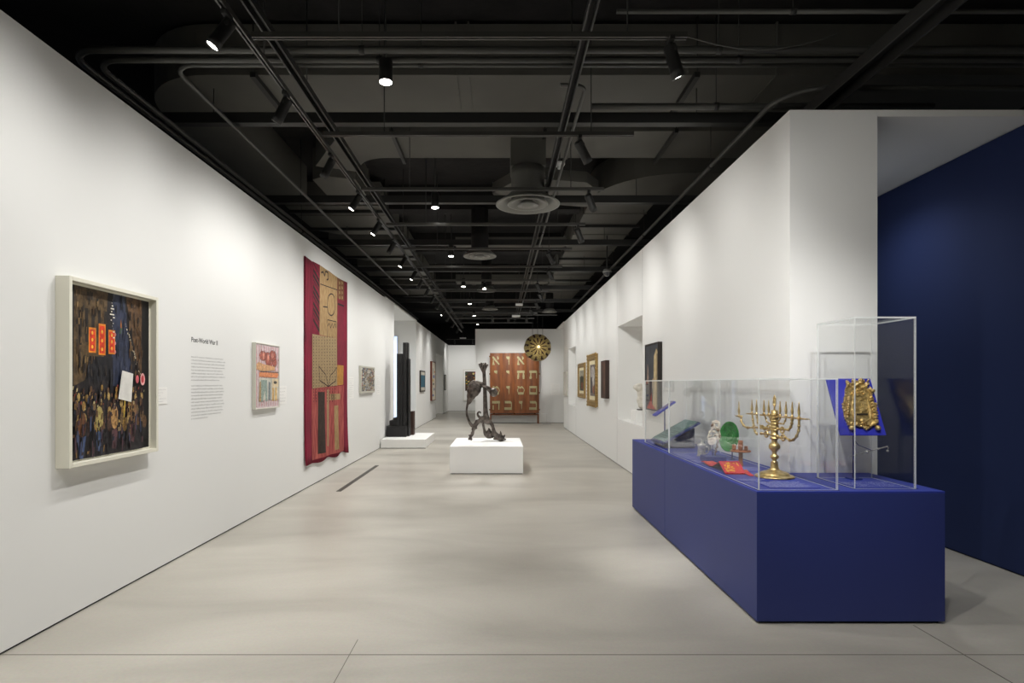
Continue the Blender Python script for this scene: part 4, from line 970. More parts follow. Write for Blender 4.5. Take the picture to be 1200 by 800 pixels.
# menorah
r = thing('menorah', 'brass menorah with a round foot and nine tapering flames in the low clear case', 'menorah', (1.978, 4.17, TZ))
C0 = Vector((1.978, 4.17, 0)); DV = Vector((.12, -.9928, 0)).normalized()
def mp(cx, cy):
    """(offset along the arms, height) for a measured point on the menorah"""
    px, py = 860 + cx/11.43, 450 + cy/11.43
    k = (px-VX)/F; t = (C0.y*k - C0.x)/(DV.x - DV.y*k); Y = C0.y + t*DV.y
    return t, CH - (py-VY)*Y/F
def M3(t, z, off=0):
    v = C0 + DV*t + Vector((DV.y, -DV.x, 0))*off; return (v.x, v.y, z)
MB().lathe([(.13, 0), (.133, .004), (.133, .008), (.127, .013), (.112, .016), (.104, .019), (.100, .026), (.093, .033), (.08, .038), (.06, .041), (.054, .046), (.04, .052), (0, .054)], (*C0.xy, TZ+.0005), BRASS, 48).build('foot', r)
MB().lathe([(.05, .045), (.038, .052), (.030, .06), (.026, .07), (.0245, .09), (.022, .105), (.0235, .108), (.0235, .112), (.017, .115), (.0155, .118), (.0155, .126), (.020, .130), (.0265, .137), (.029, .146), (.0265, .155), (.020, .161), (.0165, .165), (.0165, .182), (.021, .187), (.024, .19), (.024, .194), (.030, .198), (.036, .205), (.0385, .215), (.0385, .224), (.036, .233), (.029, .241), (.022, .245), (.020, .25), (.020, .268), (.025, .272), (.032, .276), (.033, .281), (.024, .285), (.024, .30), (.028, .303), (.028, .308), (.024, .311), (.025, .34), (.028, .35), (.028, .372), (.025, .38), (.025, .45), (.022, .48), (.0, .482)], (*C0.xy, TZ), BRASS, 32).build('stem', r)
t0, zb = mp(550, 425)
b = MB(); tl, zl = mp(185, 388); tr, zr = mp(985, 470)
zbar = CH - .24; b = MB()
for (ta, tb) in ((tl, tr),):
    A_ = M3(ta, zbar, -.012); b.hexa([M3(ta, zbar, -.012), M3(tb, zbar, -.012), M3(tb, zbar, .012), M3(ta, zbar, .012), M3(ta, zbar+.009, -.012), M3(tb, zbar+.009, -.012), M3(tb, zbar+.009, .012), M3(ta, zbar+.009, .012)], BRASS)
for tt in (tl, tr): b.ell(M3(tt, zbar+.0045), (.012, .03, .004), BRASS)
b.build('candle_bar', r)
def arm(pts, name='arm', rad=.0075):
    P_ = [M3(*mp(a, c)) if len(x) == 2 else x for x in pts for a, c in [x[:2]]]
    b = MB(); out = []
    V = [Vector(p) for p in P_]
    for j in range(len(V)-1):
        p0, p1, p2, p3 = V[max(j-1, 0)], V[j], V[j+1], V[min(j+2, len(V)-1)]
        for t in (0, .2, .4, .6, .8): out.append(.5*((2*p1)+(p2-p0)*t+(2*p0-5*p1+4*p2-p3)*t*t+(3*p1-p0-3*p2+p3)*t**3))
    out.append(V[-1]); b.tube(out, rad, BRASS, 10)
    for j in range(2, len(out)-1, 4): b.ell(out[j], rad*1.55, BRASS, n=8)
    return b.build(name, r)
arm([(575, 690), (620, 715), (690, 715), (760, 755), (820, 725), (862, 640), (872, 560), (874, 455)])
arm([(575, 600), (640, 600), (730, 610), (768, 560), (780, 500), (782, 445)])
arm([(575, 520), (620, 525), (665, 530), (690, 480), (700, 430)], rad=.005)
arm([(575, 500), (600, 490), (618, 460), (622, 425)], rad=.005)
arm([(520, 690), (470, 670), (370, 660), (300, 660), (272, 590), (258, 500), (245, 395)])
arm([(520, 590), (450, 590), (380, 565), (335, 550), (318, 480), (303, 395)])
arm([(520, 525), (470, 520), (440, 500), (425, 450), (405, 400)], rad=.005)
arm([(520, 500), (495, 480), (478, 440), (468, 405)], rad=.005)
arm([(520, 575), (430, 600), (330, 580), (240, 580), (158, 575), (100, 500), (98, 440), (70, 432)], 'servant_arm')
def ringk(cx, cy, R_=.021):
    t, z = mp(cx, cy); b = MB(); b.tube([M3(t+R_*math.cos(a), z+R_*math.sin(a)) for a in [2*PI*i/14 for i in range(14)]], .006, BRASS, 8, closed=True); b.build('scroll_ring', r)
for c in ((648, 615), (660, 715), (465, 585), (435, 670)): ringk(*c)
def flame(cx, ctop, cbase, big=False):
    t, z0 = mp(cx, cbase); _, z1 = mp(cx, ctop); h = z1-z0; p = M3(t, z0)
    MB().lathe([(.011, -.004), (.0125, 0), (.006, .005), (.005, .012), (.0085, .022), (.0095, .034), (.0075, .05), (.0052, .07), (.004, h*.8), (.0028, h*.97), (0, h)], p, BRASS, 16).build('candle_flame', r)
flame(68, 228, 418)
for cx, a_, c_ in ((242, 205, 385), (303, 205, 390), (403, 210, 396), (466, 212, 402), (618, 225, 412), (698, 230, 420), (782, 232, 430), (872, 238, 440)): flame(cx, a_, c_)
t_, z_ = mp(68, 425); MB().lathe([(.0, -.01), (.012, -.008), (.03, .0), (.032, .004), (.0, .002)], M3(t_, z_), BRASS, 24).build('drip_pan', r)
b = MB(); zt0 = TZ+.475; b.tube([(*C0.xy, zt0), (*C0.xy, zt0+.055)], .006, BRASS, 10)
for dz, rr2 in ((.045, .012), (.06, .013), (.075, .011), (.09, .009)):
    for s_ in (-1, 1): b.ell(M3(s_*.010, zt0+dz), (.006, .009, .011), BRASS, n=8)
b.ell((*C0.xy, zt0+.07), (.011, .011, .022), BRASS, n=10); b.lathe([(.008, 0), (.005, .02), (0, .034)], (*C0.xy, zt0+.086), BRASS, 12); b.build('finial', r)
b = MB(); b.tube([(*C0.xy, TZ+.40), (*C0.xy, TZ+.478)], .024, BRASS, 16)
for k in range(6): b.tube([(C0.x, C0.y, TZ+.335+.022*k), (C0.x, C0.y, TZ+.343+.022*k)], .031, BRASS, 20)
b.build('collar_rings', r)
ORG_r = r

# gilt shield on a sloping blue board
r = thing('torah_shield', 'ornate gilt shield with bells mounted on a sloping royal blue board in the tall case', 'shield', (2.45, 4.0, TZ))
bl = Vector((2.286, 3.885, 1.154)); brt = Vector((2.592, 3.885, 1.154)); tl_ = Vector((2.286, 4.055, 1.533))
vu = (brt-bl); vv = (tl_-bl); vn = vu.cross(vv).normalized(); vn = -vn if vn.y > 0 else vn
def sq(cx, cy, off=0.0):
    v = (529-cy)/436.0; l_ = 20-113*v; w_ = 364-18*v; u = (cx-l_)/w_; return bl + vu*u + vv*v + vn*off
b = MB(); b.hexa([bl, brt, brt+vv, bl+vv, bl-vn*.012, brt-vn*.012, brt+vv-vn*.012, bl+vv-vn*.012], ROYAL); b.build('sloping_board', r)
MB().tube([(2.49, 4.075, TZ+.01), (2.49, 4.075, 1.40)], .0075, NAVY, 12).build('support_post', r); MB().tube([(2.49, 4.075, 1.40), (2.49, 4.0, 1.405)], .0075, NAVY, 10).build('bracket', r)
MB().box(2.45, 2.53, 4.04, 4.11, TZ+.001, TZ+.01, NAVY).build('post_foot', r)
outl = [(60, 120), (95, 140), (110, 112), (150, 125), (165, 100), (190, 120), (200, 160), (250, 190), (262, 240), (280, 290), (298, 300), (300, 360), (305, 430), (285, 455), (270, 440), (250, 470), (215, 490), (190, 475), (150, 462), (140, 440), (110, 470), (90, 455), (60, 430), (42, 380), (32, 300), (48, 250), (50, 190), (62, 160)]
b = MB(); A_ = [b.bm.verts.new(sq(x, y, .003)) for x, y in outl]; B_ = [b.bm.verts.new(sq(x, y, .010)) for x, y in outl]; i_ = b.mi(GOLD)
for k in range(len(outl)):
    f = b.bm.faces.new([A_[k], A_[(k+1) % len(outl)], B_[(k+1) % len(outl)], B_[k]])
b.bm.faces.new(B_); b.bm.faces.new(A_); b.build('gilt_plate', r)
RT = Matrix((vu.normalized(), vv.normalized(), vn)).transposed()
rnd = random.Random(11); b = MB()
for k, (x, y) in enumerate(outl):
    x2, y2 = outl[(k+1) % len(outl)]
    for t in (0, .33, .66): b.ell(sq(x+(x2-x)*t+rnd.uniform(-4, 4), y+(y2-y)*t+rnd.uniform(-4, 4), .014), (rnd.uniform(.004, .010), rnd.uniform(.004, .010), .009), GOLD, RT, n=8)
b.build('scalloped_border', r)
b = MB()
for side in (((75, 250), (62, 400)), ((250, 250), (285, 430))):
    for t in range(9):
        u = t/8; b.ell(sq(side[0][0]*(1-u)+side[1][0]*u, side[0][1]*(1-u)+side[1][1]*u, .022), (.0075+.005*(t % 2), .009, .012), GOLD, RT, n=10)
b.build('side_columns', r)
b = MB()
for k in range(60):
    x = rnd.uniform(85, 240); y = rnd.uniform(112, 235) ; b.ell(sq(x+ (y-200)*.1, y, .016), (rnd.uniform(.003, .007), rnd.uniform(.004, .009), .011), GOLD, RT, n=7)
b.ell(sq(140, 150, .02), (.016, .014, .016), GOLD, RT)
for (x, y) in ((60, 122), (110, 108), (165, 98), (205, 130), (240, 165)): b.tube([sq(x+12, y+40, .014), sq(x+4, y+12, .022), sq(x-2, y-6, .014)], [.008, .006, .0015], GOLD, 8)
b.build('crown_relief', r)
b = MB()
for k in range(14): b.ell(sq(rnd.uniform(110, 235), rnd.uniform(250, 365), .011), (rnd.uniform(.003, .006),)*2+(.006,), GOLD, RT, n=7)
for k in range(24): b.ell(sq(60+10.2*k+rnd.uniform(-4, 4), 455+rnd.uniform(-16, 16), .016), (rnd.uniform(.004, .009),)*2+(.011,), GOLD, RT, n=8)
b.tube([sq(112, 250, .012), sq(105, 330, .014), sq(120, 410, .014), sq(190, 448, .014), sq(252, 410, .014), sq(240, 330, .014), sq(222, 250, .012), sq(165, 232, .014)], .0035, GOLD, 8, closed=True)
b.ell(sq(190, 425, .014), (.016, .017, .010), GOLD, RT); b.ell(sq(190, 345, .012), (.022, .014, .006), GOLD, RT)
b.build('centre_relief', r)
b = MB(); c_ = [sq(138, 374, .012), sq(228, 372, .012), sq(229, 384, .012), sq(139, 384, .012)]; b.hexa(c_+[p+vn*.004 for p in c_], mat((44, 36, 28), .5)); b.build('name_slot', r)
for (x, y, s_) in ((97, 483, .017), (305, 483, .018), (265, 198, .014), (205, 480, .010), (265, 455, .010)):
    b = MB(); b.ell(sq(x, y, .018), s_, GOLD, n=12); b.ell(sq(x-3, y-s_*560, .016), s_*.5, GOLD, n=8); b.build('bell', r)
# pointer
r = thing('torah_pointer', 'thin silver pointer with a small ball held on a bracket below the gilt shield', 'pointer', (2.45, 3.99, 1.1))
a_ = Vector(P(994.6, 534.9, 3.93)); c_ = Vector(P(1040, 522.8, 3.93)); d_ = c_-a_
b = MB(); b.tube([a_, a_+d_*.3, a_+d_*.5, a_+d_*.75, c_], [.0015, .0028, .003, .003, .0045], SILVER, 8)
for t in (.2, .35, .62, .8, .9): b.tube([a_+d_*(t-.01), a_+d_*(t+.01)], .005, SILVER, 10)
b.build('rod', r)
MB().ell(a_+d_*.47, .011, SILVER).build('knop', r); MB().ell(a_+d_*.76, .007, SILVER).build('knop', r)
b = MB(); b.tube([c_, c_+Vector((.006, 0, -.01)), c_+Vector((.002, 0, -.02))], .002, SILVER, 6); b.ell(c_+Vector((.001, 0, -.03)), .008, SILVER); b.build('pendant_ball', r)
MB().tube([(2.485, 4.062, 1.105), (2.47, 3.99, 1.075), tuple(a_+d_*.6)], .0025, NAVY, 8).build('bracket', r)

# fabric book / embroidered cover lying open
TX = mat((196, 34, 66), .85, rgb2=(206, 70, 40), scale=75, bump=.3); TXE = mat((196, 74, 48), .85, rgb2=(170, 30, 70), scale=20); TXU = mat((92, 60, 66), .9)
r = thing('embroidered_cover', 'folded red and yellow embroidered cloth tented on the blue counter beside the menorah', 'textile', (1.78, 4.45, TZ))
def sheet(prof, x0f, x1f, m, name, th=.006):
    b = MB(); i_ = b.mi(m); top = []; bot = []
    for k, (y, z) in enumerate(prof):
        top.append([b.bm.verts.new((x0f(k)+(x1f(k)-x0f(k))*t/6, y, z+.002*math.sin(t*1.4))) for t in range(7)]); bot.append([b.bm.verts.new((x0f(k)+(x1f(k)-x0f(k))*t/6, y, z-th)) for t in range(7)])
    K = len(prof)
    for k in range(K-1):
        for t in range(6):
            b.bm.faces.new([top[k][t], top[k][t+1], top[k+1][t+1], top[k+1][t]]).smooth = True
            f = b.bm.faces.new([bot[k][t], bot[k][t+1], bot[k+1][t+1], bot[k+1][t]]); f.material_index = b.mi(TXU)
        b.bm.faces.new([top[k][0], top[k+1][0], bot[k+1][0], bot[k][0]]); b.bm.faces.new([top[k][6], top[k+1][6], bot[k+1][6], bot[k][6]])
    for k in (0, K-1):
        for t in range(6): b.bm.faces.new([top[k][t], top[k][t+1], bot[k][t+1], bot[k][t]])
    return b.build(name, r)
z = TZ+.007
sheet([(4.28, z+.002), (4.32, z+.014), (4.38, z+.044), (4.45, z+.066)], lambda k: 1.668+.005*k, lambda k: 1.813+.008*k, TX, 'front_panel')
sheet([(4.455, z+.066), (4.52, z+.040), (4.60, z+.014), (4.68, z+.006), (4.76, z+.014), (4.83, z+.020), (4.885, z+.010)], lambda k: 1.686+.002*k, lambda k: 1.835-.012*k, TXE, 'back_panel')
sheet([(4.20, z+.0), (4.24, z+.002), (4.30, z+.010), (4.35, z+.02)], lambda k: 1.814, lambda k: 1.842+.004*k, TXE, 'side_flap')
b = MB()
RB = mat((196, 26, 66), .85, var=.15)
for (u0, u1, v0, v1) in ((0, .08, 0, 1), (.92, 1, 0, 1), (.08, .92, 0, .07), (.08, .92, .93, 1)):
    def tp(u, v):
        y = 4.28+.17*v; zz_ = z + (.002+.012*min(1, v*4.25) if v < .235 else (.014+.030*(v-.235)/.353 if v < .588 else .044+.022*(v-.588)/.412)) + .0035
        return (1.668+.015*v + (.145+.009*v)*u, y, zz_)
    n = 8
    for k in range(n):
        va, vb = v0+(v1-v0)*k/n, v0+(v1-v0)*(k+1)/n
        b.face([tp(u0, va), tp(u1, va), tp(u1, vb), tp(u0, vb)], RB)
b.build('red_border', r)
b = MB(); YL = mat((236, 178, 52), .8, var=.15); rf = random.Random(4)
for k in range(22):
    u, v = rf.uniform(.14, .86), rf.uniform(.12, .88)
    for j in range(3):
        a = rf.uniform(0, 6.28); c = (u+.045*math.cos(a), v+.05*math.sin(a)); p_ = [tp(min(.9, max(.1, c[0]+.034*math.cos(t*PI/3))), min(.92, max(.08, c[1]+.04*math.sin(t*PI/3)))) for t in range(6)]
        b.face([(x_, y_, z_+.0008+.00004*(k*3+j)) for x_, y_, z_ in p_], YL)
b.build('yellow_embroidery', r)

# wooden spice holder
OL = mat((150, 86, 40), .5, rgb2=(116, 62, 28), scale=30, stretch=(1, 1, .3))
r = thing('wooden_candle_holder', 'turned brown wooden stand with small cups on a cross disc, in the low clear case', 'wooden stand', (1.964, 4.72, TZ))
cx, cy = 1.964, 4.72; z = TZ+.001
MB().lathe([(.0, 0), (.022, 0), (.02, .004), (.0165, .03), (.0165, .115), (.0, .115)], (cx, cy, z), OL, 24).build('post', r)
MB().lathe([(0, 0), (.075, 0), (.08, .006), (.078, .013), (0, .013)], (cx, cy, z+.115), OL, 40).build('cross_disc', r)
for (dx, dy, R_, h) in ((-.045, .02, .016, .045), (-.005, -.01, .017, .075), (.018, .045, .02, .075), (.035, -.02, .015, .035)):
    MB().lathe([(0, 0), (R_*.8, 0), (R_, .01), (R_, h*.6), (R_*.85, h*.66), (R_, h*.75), (R_*.9, h), (R_*.6, h), (R_*.55, h-.006), (0, h-.006)], (cx+dx, cy+dy, z+.128), OL, 20).build('cup', r)

# green plate on a stand
GN = mat((52, 132, 62), .25, rgb2=(32, 96, 46), scale=24, spec=.6)
r = thing('green_plate', 'round green glazed plate standing upright on a thin post in the low clear case', 'plate', (2.03, 5.11, TZ))
nrm = Vector((-.96, -.26, .12)).normalized(); pc = Vector((2.035, 5.11, 1.5-62.5*5.11/F)); Mx = nrm.to_track_quat('Z', 'Y').to_matrix()
MB().lathe([(0, 0), (.085, .0), (.095, .006), (.127, .016), (.133, .018), (.133, .014), (.098, -.002), (.09, -.008), (0, -.008)], pc, GN, 56, Mx).build('dish', r)
b = MB()
for rr2 in (.035, .065, .108): b.tube([pc + Mx @ Vector((rr2*math.cos(a), rr2*math.sin(a), .0015 if rr2 < .1 else .012)) for a in [2*PI*i/40 for i in range(40)]], .0022, GN, 6, closed=True)
for k in range(8): a = k*PI/4; b.tube([pc+Mx @ Vector((.038*math.cos(a), .038*math.sin(a), .001)), pc+Mx @ Vector((.062*math.cos(a+.3), .062*math.sin(a+.3), .001))], .0025, GN, 6)
b.build('moulded_relief', r)
q0 = pc - nrm*.02
MB().tube([(q0.x, q0.y, TZ+.004), (q0.x, q0.y, pc.z-.09)], .0055, NAVY, 10).build('support_post', r); MB().lathe([(0, 0), (.03, 0), (.03, .004), (0, .004)], (q0.x, q0.y, TZ+.0008), NAVY, 24).build('post_foot', r)
MB().tube([(q0.x, q0.y, pc.z-.092), tuple(pc-nrm*.004+Vector((0, 0, -.13))), tuple(pc+nrm*.022+Vector((0, 0, -.132))), tuple(pc+nrm*.026+Vector((0, 0, -.118)))], .003, NAVY, 8).build('clip', r)

# porcelain figurine on blue block
PW = mat((226, 220, 206), .3, spec=.6, rgb2=(214, 206, 190), scale=20); PB = mat((96, 62, 40), .4, rgb2=(140, 120, 100), scale=30)
r = thing('display_block', 'small navy blue block under the white figurine', 'riser', (1.845, 5.02, TZ))
MB().box(1.765, 1.93, 4.925, 5.10, TZ+.0008, TZ+.048, NAVY).build('block', r, bevel=.0015)
r = thing('porcelain_figurine', 'white scrolled porcelain fragment with brown touches standing over the small navy block', 'figurine', (1.845, 5.0, TZ+.05))
FY = 5.0
def FG(cx, cy, dy=0): p = P(820+cx/8.886, 480+cy/8.886, FY); return Vector((p[0], p[1]+dy, p[2]))
kf = FY/F/8.886
b = MB()
for (x, y, rx, rz, dy, a) in ((160, 132, 40, 15, 0, 10), (200, 165, 12, 40, .0, 0), (140, 175, 16, 34, -.005, 25), (178, 195, 14, 30, .01, -15), (112, 225, 30, 13, 0, -35), (150, 228, 22, 16, .005, 20), (100, 275, 34, 11, 0, -30), (205, 250, 11, 42, .012, 5), (165, 262, 28, 13, -.01, -12), (190, 300, 24, 14, 0, 15), (150, 300, 16, 24, 0, 0)):
    b.ell(FG(x, y, dy), (rx*kf, .013, rz*kf), PW, M=Matrix.Rotation(math.radians(a), 4, 'Y'), n=12)
b.lathe([(0, -.006), (.030, -.005), (.036, 0), (.030, .006), (.018, .004), (.01, .008), (0, .009)], FG(120, 326, -.012), PW, 24, Matrix.Rotation(PI/2+.2, 3, 'X'))
def sc(pts, rr3=.0065): b.tube([FG(x, y, d) for x, y, d in pts], rr3, PW, 8)
sc([(130, 150, 0), (140, 122, -.005), (165, 112, -.005), (192, 120, 0), (208, 145, 0), (212, 180, .005), (205, 215, .005)]); sc([(128, 160, -.01), (118, 190, -.012), (112, 220, -.012), (92, 245, -.012), (80, 275, -.01), (80, 300, -.01), (92, 312, -.012)])
sc([(205, 225, 0), (214, 260, 0), (208, 300, 0), (190, 325, 0)], .005); sc([(150, 200, -.015), (165, 180, -.018), (185, 185, -.018), (196, 205, -.015), (188, 235, -.015), (165, 245, -.015)], .0045)
sc([(160, 270, -.012), (178, 282, -.012), (172, 305, -.012), (150, 312, -.012)], .0045)
b.build('body', r, remesh=.003)
b = MB(); b.ell(FG(122, 155, -.02), (12*kf, .01, 22*kf), PB, M=Matrix.Rotation(.6, 4, 'Y'), n=10); b.ell(FG(183, 212, -.024), (14*kf, .008, 14*kf), PB, n=10); b.ell(FG(200, 275, -.02), (12*kf, .008, 18*kf), PB, n=10); b.ell(FG(150, 265, -.025), (14*kf, .006, 8*kf), PB, n=8); b.build('brown_ornament', r)
b = MB(); GS = mat((150, 146, 142), .4, .5, rgb2=(90, 70, 56), scale=50)
b.tube([FG(186, 300), FG(192, 330), FG(180, 360), FG(186, 385), FG(168, 405), FG(172, 430), FG(160, 450), FG(163, 474)], [.010, .012, .008, .010, .007, .009, .006, .007], GS, 10)
for p in ((190, 330), (184, 384), (171, 428)): b.ell(FG(*p), .011, GS, n=8)
b.build('twisted_stem', r)
MB().tube([(FG(143, 0).x, FY+.02, TZ+.0485), (FG(143, 0).x, FY+.02, FG(143, 340).z)], .004, NAVY, 8).build('support_post', r)

# silver lidded cup
r = thing('silver_cup', 'small silver lidded tankard at the left end of the low clear case', 'cup', (1.872, 5.37, TZ))
MB().lathe([(0, 0), (.042, 0), (.044, .005), (.037, .012), (.035, .02), (.033, .085), (.037, .095), (.038, .1), (0, .1)], (1.872, 5.37, TZ+.001), SILVER, 32).build('body', r)
MB().lathe([(.038, 0), (.036, .008), (.02, .018), (.008, .022), (.006, .03), (.01, .036), (.006, .046), (0, .048)], (1.872, 5.37, TZ+.102), SILVER, 32).build('lid', r)
MB().tube([(1.872+.034, 5.36, TZ+.09), (1.872+.06, 5.36, TZ+.085), (1.872+.066, 5.36, TZ+.055), (1.872+.05, 5.36, TZ+.028), (1.872+.034, 5.36, TZ+.022)], .0045, SILVER, 8).build('handle', r)

# two blue rests in the far case
r = thing('book_rest', 'wide sloping navy rest holding an open grey-green book at the far end of the counter', 'book stand', (1.89, 6.2, TZ))
def slab(x0, z0, x1, z1, y0, y1, t, m):
    d = Vector((x1-x0, 0, z1-z0)).normalized(); n_ = Vector((-d.z, 0, d.x)); a, c = Vector((x0, 0, z0)), Vector((x1, 0, z1)); Y0, Y1 = Vector((0, y0, 0)), Vector((0, y1, 0))
    return [a+Y0, c+Y0, c+Y1, a+Y1, a+Y0+n_*t, c+Y0+n_*t, c+Y1+n_*t, a+Y1+n_*t], m
MB().prism([(1.715, TZ+.001), (2.03, TZ+.001), (2.03, 1.035), (1.715, TZ+.035)], 'y', 6.03, 6.40, mat((24, 30, 62), .6)).build('wedge', r)
b = MB(); b.hexa(*slab(1.69, TZ+.036, 2.08, TZ+.255, 5.99, 6.44, .02, NAVY)); b.build('sloping_top', r)
b = MB(); b.hexa(*slab(1.705, TZ+.066, 2.06, TZ+.265, 6.01, 6.42, .012, mat((96, 122, 120), .7, var=.2, scale=20))); b.build('open_page', r)
b = MB()
for k in range(9):
    hx = slab(1.74+.03*k, TZ+.099+.0168*k, 1.748+.03*k, TZ+.1035+.0168*k, 6.04, 6.38-.03*(k % 3), .0004, mat((60, 80, 84), .8)); b.hexa(*hx)
b.build('page_lines', r)
r = thing('book_rest', 'small tilted royal blue tray on a thin post at the far end of the counter', 'stand', (1.865, 6.54, TZ))
b = MB(); b.hexa(*slab(1.75, 1.13, 1.972, 1.287, 6.47, 6.61, .016, ROYAL)); b.build('tilted_tray', r)
MB().tube([(1.865, 6.54, TZ+.004), (1.865, 6.54, 1.215)], .007, NAVY, 10).build('support_post', r); MB().lathe([(0, 0), (.04, 0), (.04, .004), (0, .004)], (1.865, 6.54, TZ+.0008), PLINTH, 24).build('post_foot', r)
r = thing('silver_pointer', 'thin gilt and silver pointer lying on the small tilted blue tray', 'pointer', (1.86, 6.5, 1.22))
b = MB(); d0 = Vector((1.785, 6.50, 1.186)); d1 = Vector((1.94, 6.50, 1.296)); b.tube([d0, d0+(d1-d0)*.4, d0+(d1-d0)*.5, d1], [.003, .004, .005, .0035], GOLD, 8)
for t in (.15, .3, .55, .8, .98): b.ell(d0+(d1-d0)*t, .0065, SILVER, n=8)
b.build('rod', r)
r = thing('small_plaque', 'small grey square plaque standing at the rear of the counter behind the silver cup', 'plaque', (2.11, 5.85, TZ))
b = MB(); b.box(2.05, 2.12, 5.80, 5.81, TZ+.001, TZ+.10, mat((110, 112, 122), .5)); b.box(2.05, 2.12, 5.81, 5.84, TZ+.001, TZ+.006, NAVY); b.build('plate', r)

# printed label panels on the counter
def panel(label, x0, x1, y0, y1, cols=1, lines=8, rot=False):
    r = thing('printed_label', label, 'label', ((x0+x1)/2, (y0+y1)/2, TZ))
    MB().box(x0, x1, y0, y1, TZ+.0008, TZ+.003, mat((42, 56, 150), .5)).build('card', r)
    b = MB()
    for c in range(cols):
        cw = (x1-x0)/cols
        for i in range(lines):
            y = y1-.014-(y1-y0-.03)*i/max(1, lines-1)*.9
            scribble(b, x0+c*cw+.012, x0+(c+1)*cw-.015-.02*(i % 3), y-.004, .0075 if i else .012, mat((236, 238, 246), .7), i*3+c, lambda x, y_: (x, y_, TZ+.0033))
    b.build('printed_lines', r)
panel('dark blue label card with white lines in front of the menorah foot', 1.74, 2.06, 3.72, 3.96, 1, 9)
panel('blue label card with white lines under the gilt shield in the tall case', 2.29, 2.64, 3.74, 3.94, 2, 7)
panel('blue label card between the embroidered cloth and the long case front', 1.65, 1.87, 3.985, 4.07, 1, 3)
panel('blue label card beside the silver tankard at the far end of the long case', 1.65, 1.80, 5.12, 5.52, 1, 14)
panel('narrow blue label card between the tankard and the figurine block', 1.66, 1.755, 4.88, 5.08, 1, 6)
panel('blue label card in front of the turned wooden stand', 1.90, 2.08, 4.42, 4.64, 1, 8)

# ---------------------------------------------------------------- niche contents and side cases
r = thing('niche_plinth', 'small white block inside the right wall niche under the pale torso', 'plinth', (2.47, 9.95, .84))
MB().box(2.295, 2.66, 9.76, 10.15, .842, 1.04, PLINTH).build('block', r, bevel=.002)
ST = mat((216, 212, 202), .6, rgb2=(192, 186, 172), scale=14, bump=.3, bscale=40)
r = thing('stone_torso', 'pale stone twisting torso on the white block in the right wall niche', 'sculpture', (2.44, 9.95, 1.04))
b = MB()
for (x, y_, z_, rx, ry, rz, a) in ((2.45, 9.93, 1.13, .075, .08, .07, 0), (2.44, 9.93, 1.22, .085, .085, .11, 6), (2.44, 9.93, 1.32, .08, .08, .09, -10), (2.40, 9.93, 1.41, .07, .07, .06, -25), (2.345, 9.93, 1.44, .06, .05, .045, -20), (2.46, 9.93, 1.43, .05, .05, .05, 0), (2.39, 9.93, 1.47, .06, .05, .035, -10), (2.50, 9.93, 1.38, .05, .05, .08, 15)):
    b.ell((x, y_, z_), (rx, ry, rz), ST, M=Matrix.Rotation(math.radians(a), 4, 'Y'))
b.build('carved_body', r, remesh=.009)
MB().box(2.37, 2.53, 9.87, 10.0, 1.041, 1.06, mat((90, 86, 82), .6)).build('base', r, bevel=.002)
tag(MB().ell((2.28, 16.85, .865), (.035, .04, .028), mat((126, 92, 60), .6)).ell((2.28, 16.83, .905), (.018, .018, .02), mat((126, 92, 60), .6)).build('small_figurine', origin=(2.28, 16.85, .84)), 'tiny brown figurine at the near edge of the far shallow niche', 'figurine')
# left doorway case
r = thing('side_room_case', 'grey pedestal with clear cover inside the far left doorway', 'display case', (-3.4, 26.6, 0))
MB().box(-3.7, -3.12, 26.1, 27.1, .01, .98, mat((172, 172, 172), .6)).build('pedestal', r, bevel=.003)
b = MB(); b.box(-3.68, -3.14, 26.12, 27.08, .985, 1.9, AC); b.build('clear_cover', r)
# lit screen in the left bay
r = thing('light_panel', 'tall narrow glowing pale blue panel in the left bay beside the black tower', 'light panel', (-3.2, 19.0, .6))
MB().box(-3.45, -3.33, 18.96, 19.14, 0, 3.05, mat((200, 206, 214), .5)).build('housing', r)
MB().box(-3.44, -3.34, 18.952, 18.96, .37, 3.03, emis((176, 204, 255), .62)).build('lit_face', r)

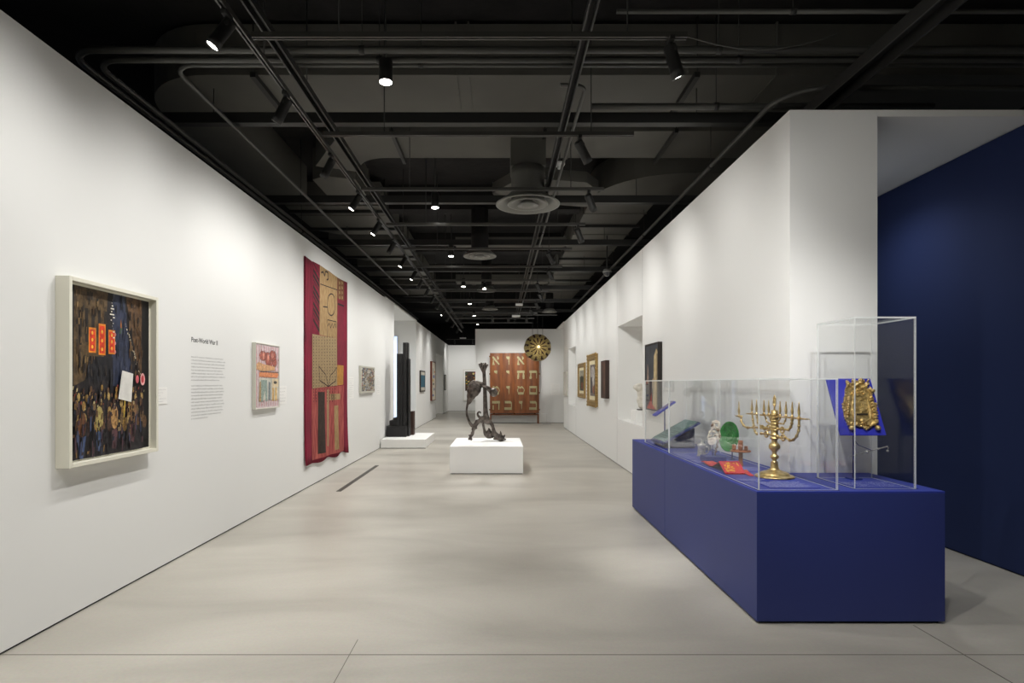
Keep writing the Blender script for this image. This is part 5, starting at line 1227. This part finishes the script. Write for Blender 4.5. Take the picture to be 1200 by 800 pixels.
# unseen side room ceiling lamps; those of the white alcoves are added for light
def round_lamp(label, x, y, z, energy, color=(1, .96, .9), size=.12, angle=150):
    r = thing('ceiling_downlight', label, 'downlight', (x, y, z))
    MB().lathe([(.0, 0), (.07, 0), (.075, -.006), (.085, -.006), (.085, 0), (.0, .0)], (x, y, z-.002), PLINTH, 24).build('trim_ring', r)
    MB().lathe([(0, -.008), (.066, -.008), (.066, -.004), (0, -.004)], (x, y, z), LENS, 20).build('lens', r)
    light('SPOT', (x, y, z-.02), energy, (x, y, 0), angle=angle, parent=r, size=size, color=color)
round_lamp('unseen round downlight added in the white ceiling to light the left bay', -3.9, 17.6, WT, 110, (.84, .91, 1.0))
round_lamp('unseen round downlight added to light the side room beyond the far left doorway', -4.2, 26.8, 3.2, 60)
round_lamp('unseen round downlight added in the white ceiling right of the wooden cabinet wall', 3.1, 20.8, WT, 30)
round_lamp('recessed round downlight in the ceiling of the dark blue side room', 3.45, 9.0, 3.51, 44, (.9, .94, 1))
round_lamp('recessed round downlight at the front of the dark blue side room', 3.35, 5.6, 3.51, 44, (.9, .94, 1))

# ---------------------------------------------------------------- camera and world
w = bpy.data.worlds.new('world'); scn.world = w; w.use_nodes = True
w.node_tree.nodes['Background'].inputs[0].default_value = (.9, .95, 1, 1); w.node_tree.nodes['Background'].inputs[1].default_value = 0.02
cd = bpy.data.cameras.new('camera'); cam = bpy.data.objects.new('camera', cd); COL.objects.link(cam)
cam.location = (0, 0, CH); cam.rotation_euler = (PI/2, 0, 0)
cd.sensor_width = 36; cd.lens = 36*F/1200; cd.shift_x = (600-VX)/1200; cd.shift_y = (VY-400)/1200
cd.clip_start = .05; cd.clip_end = 100
scn.camera = cam
scn.cycles.transparent_max_bounces = 48; scn.cycles.max_bounces = 14; scn.cycles.diffuse_bounces = 6; scn.cycles.glossy_bounces = 5
vs = scn.view_settings; vs.view_transform = 'Standard'; vs.look = 'None'; vs.gamma = 1; vs.use_curve_mapping = False; vs.exposure = 1.02
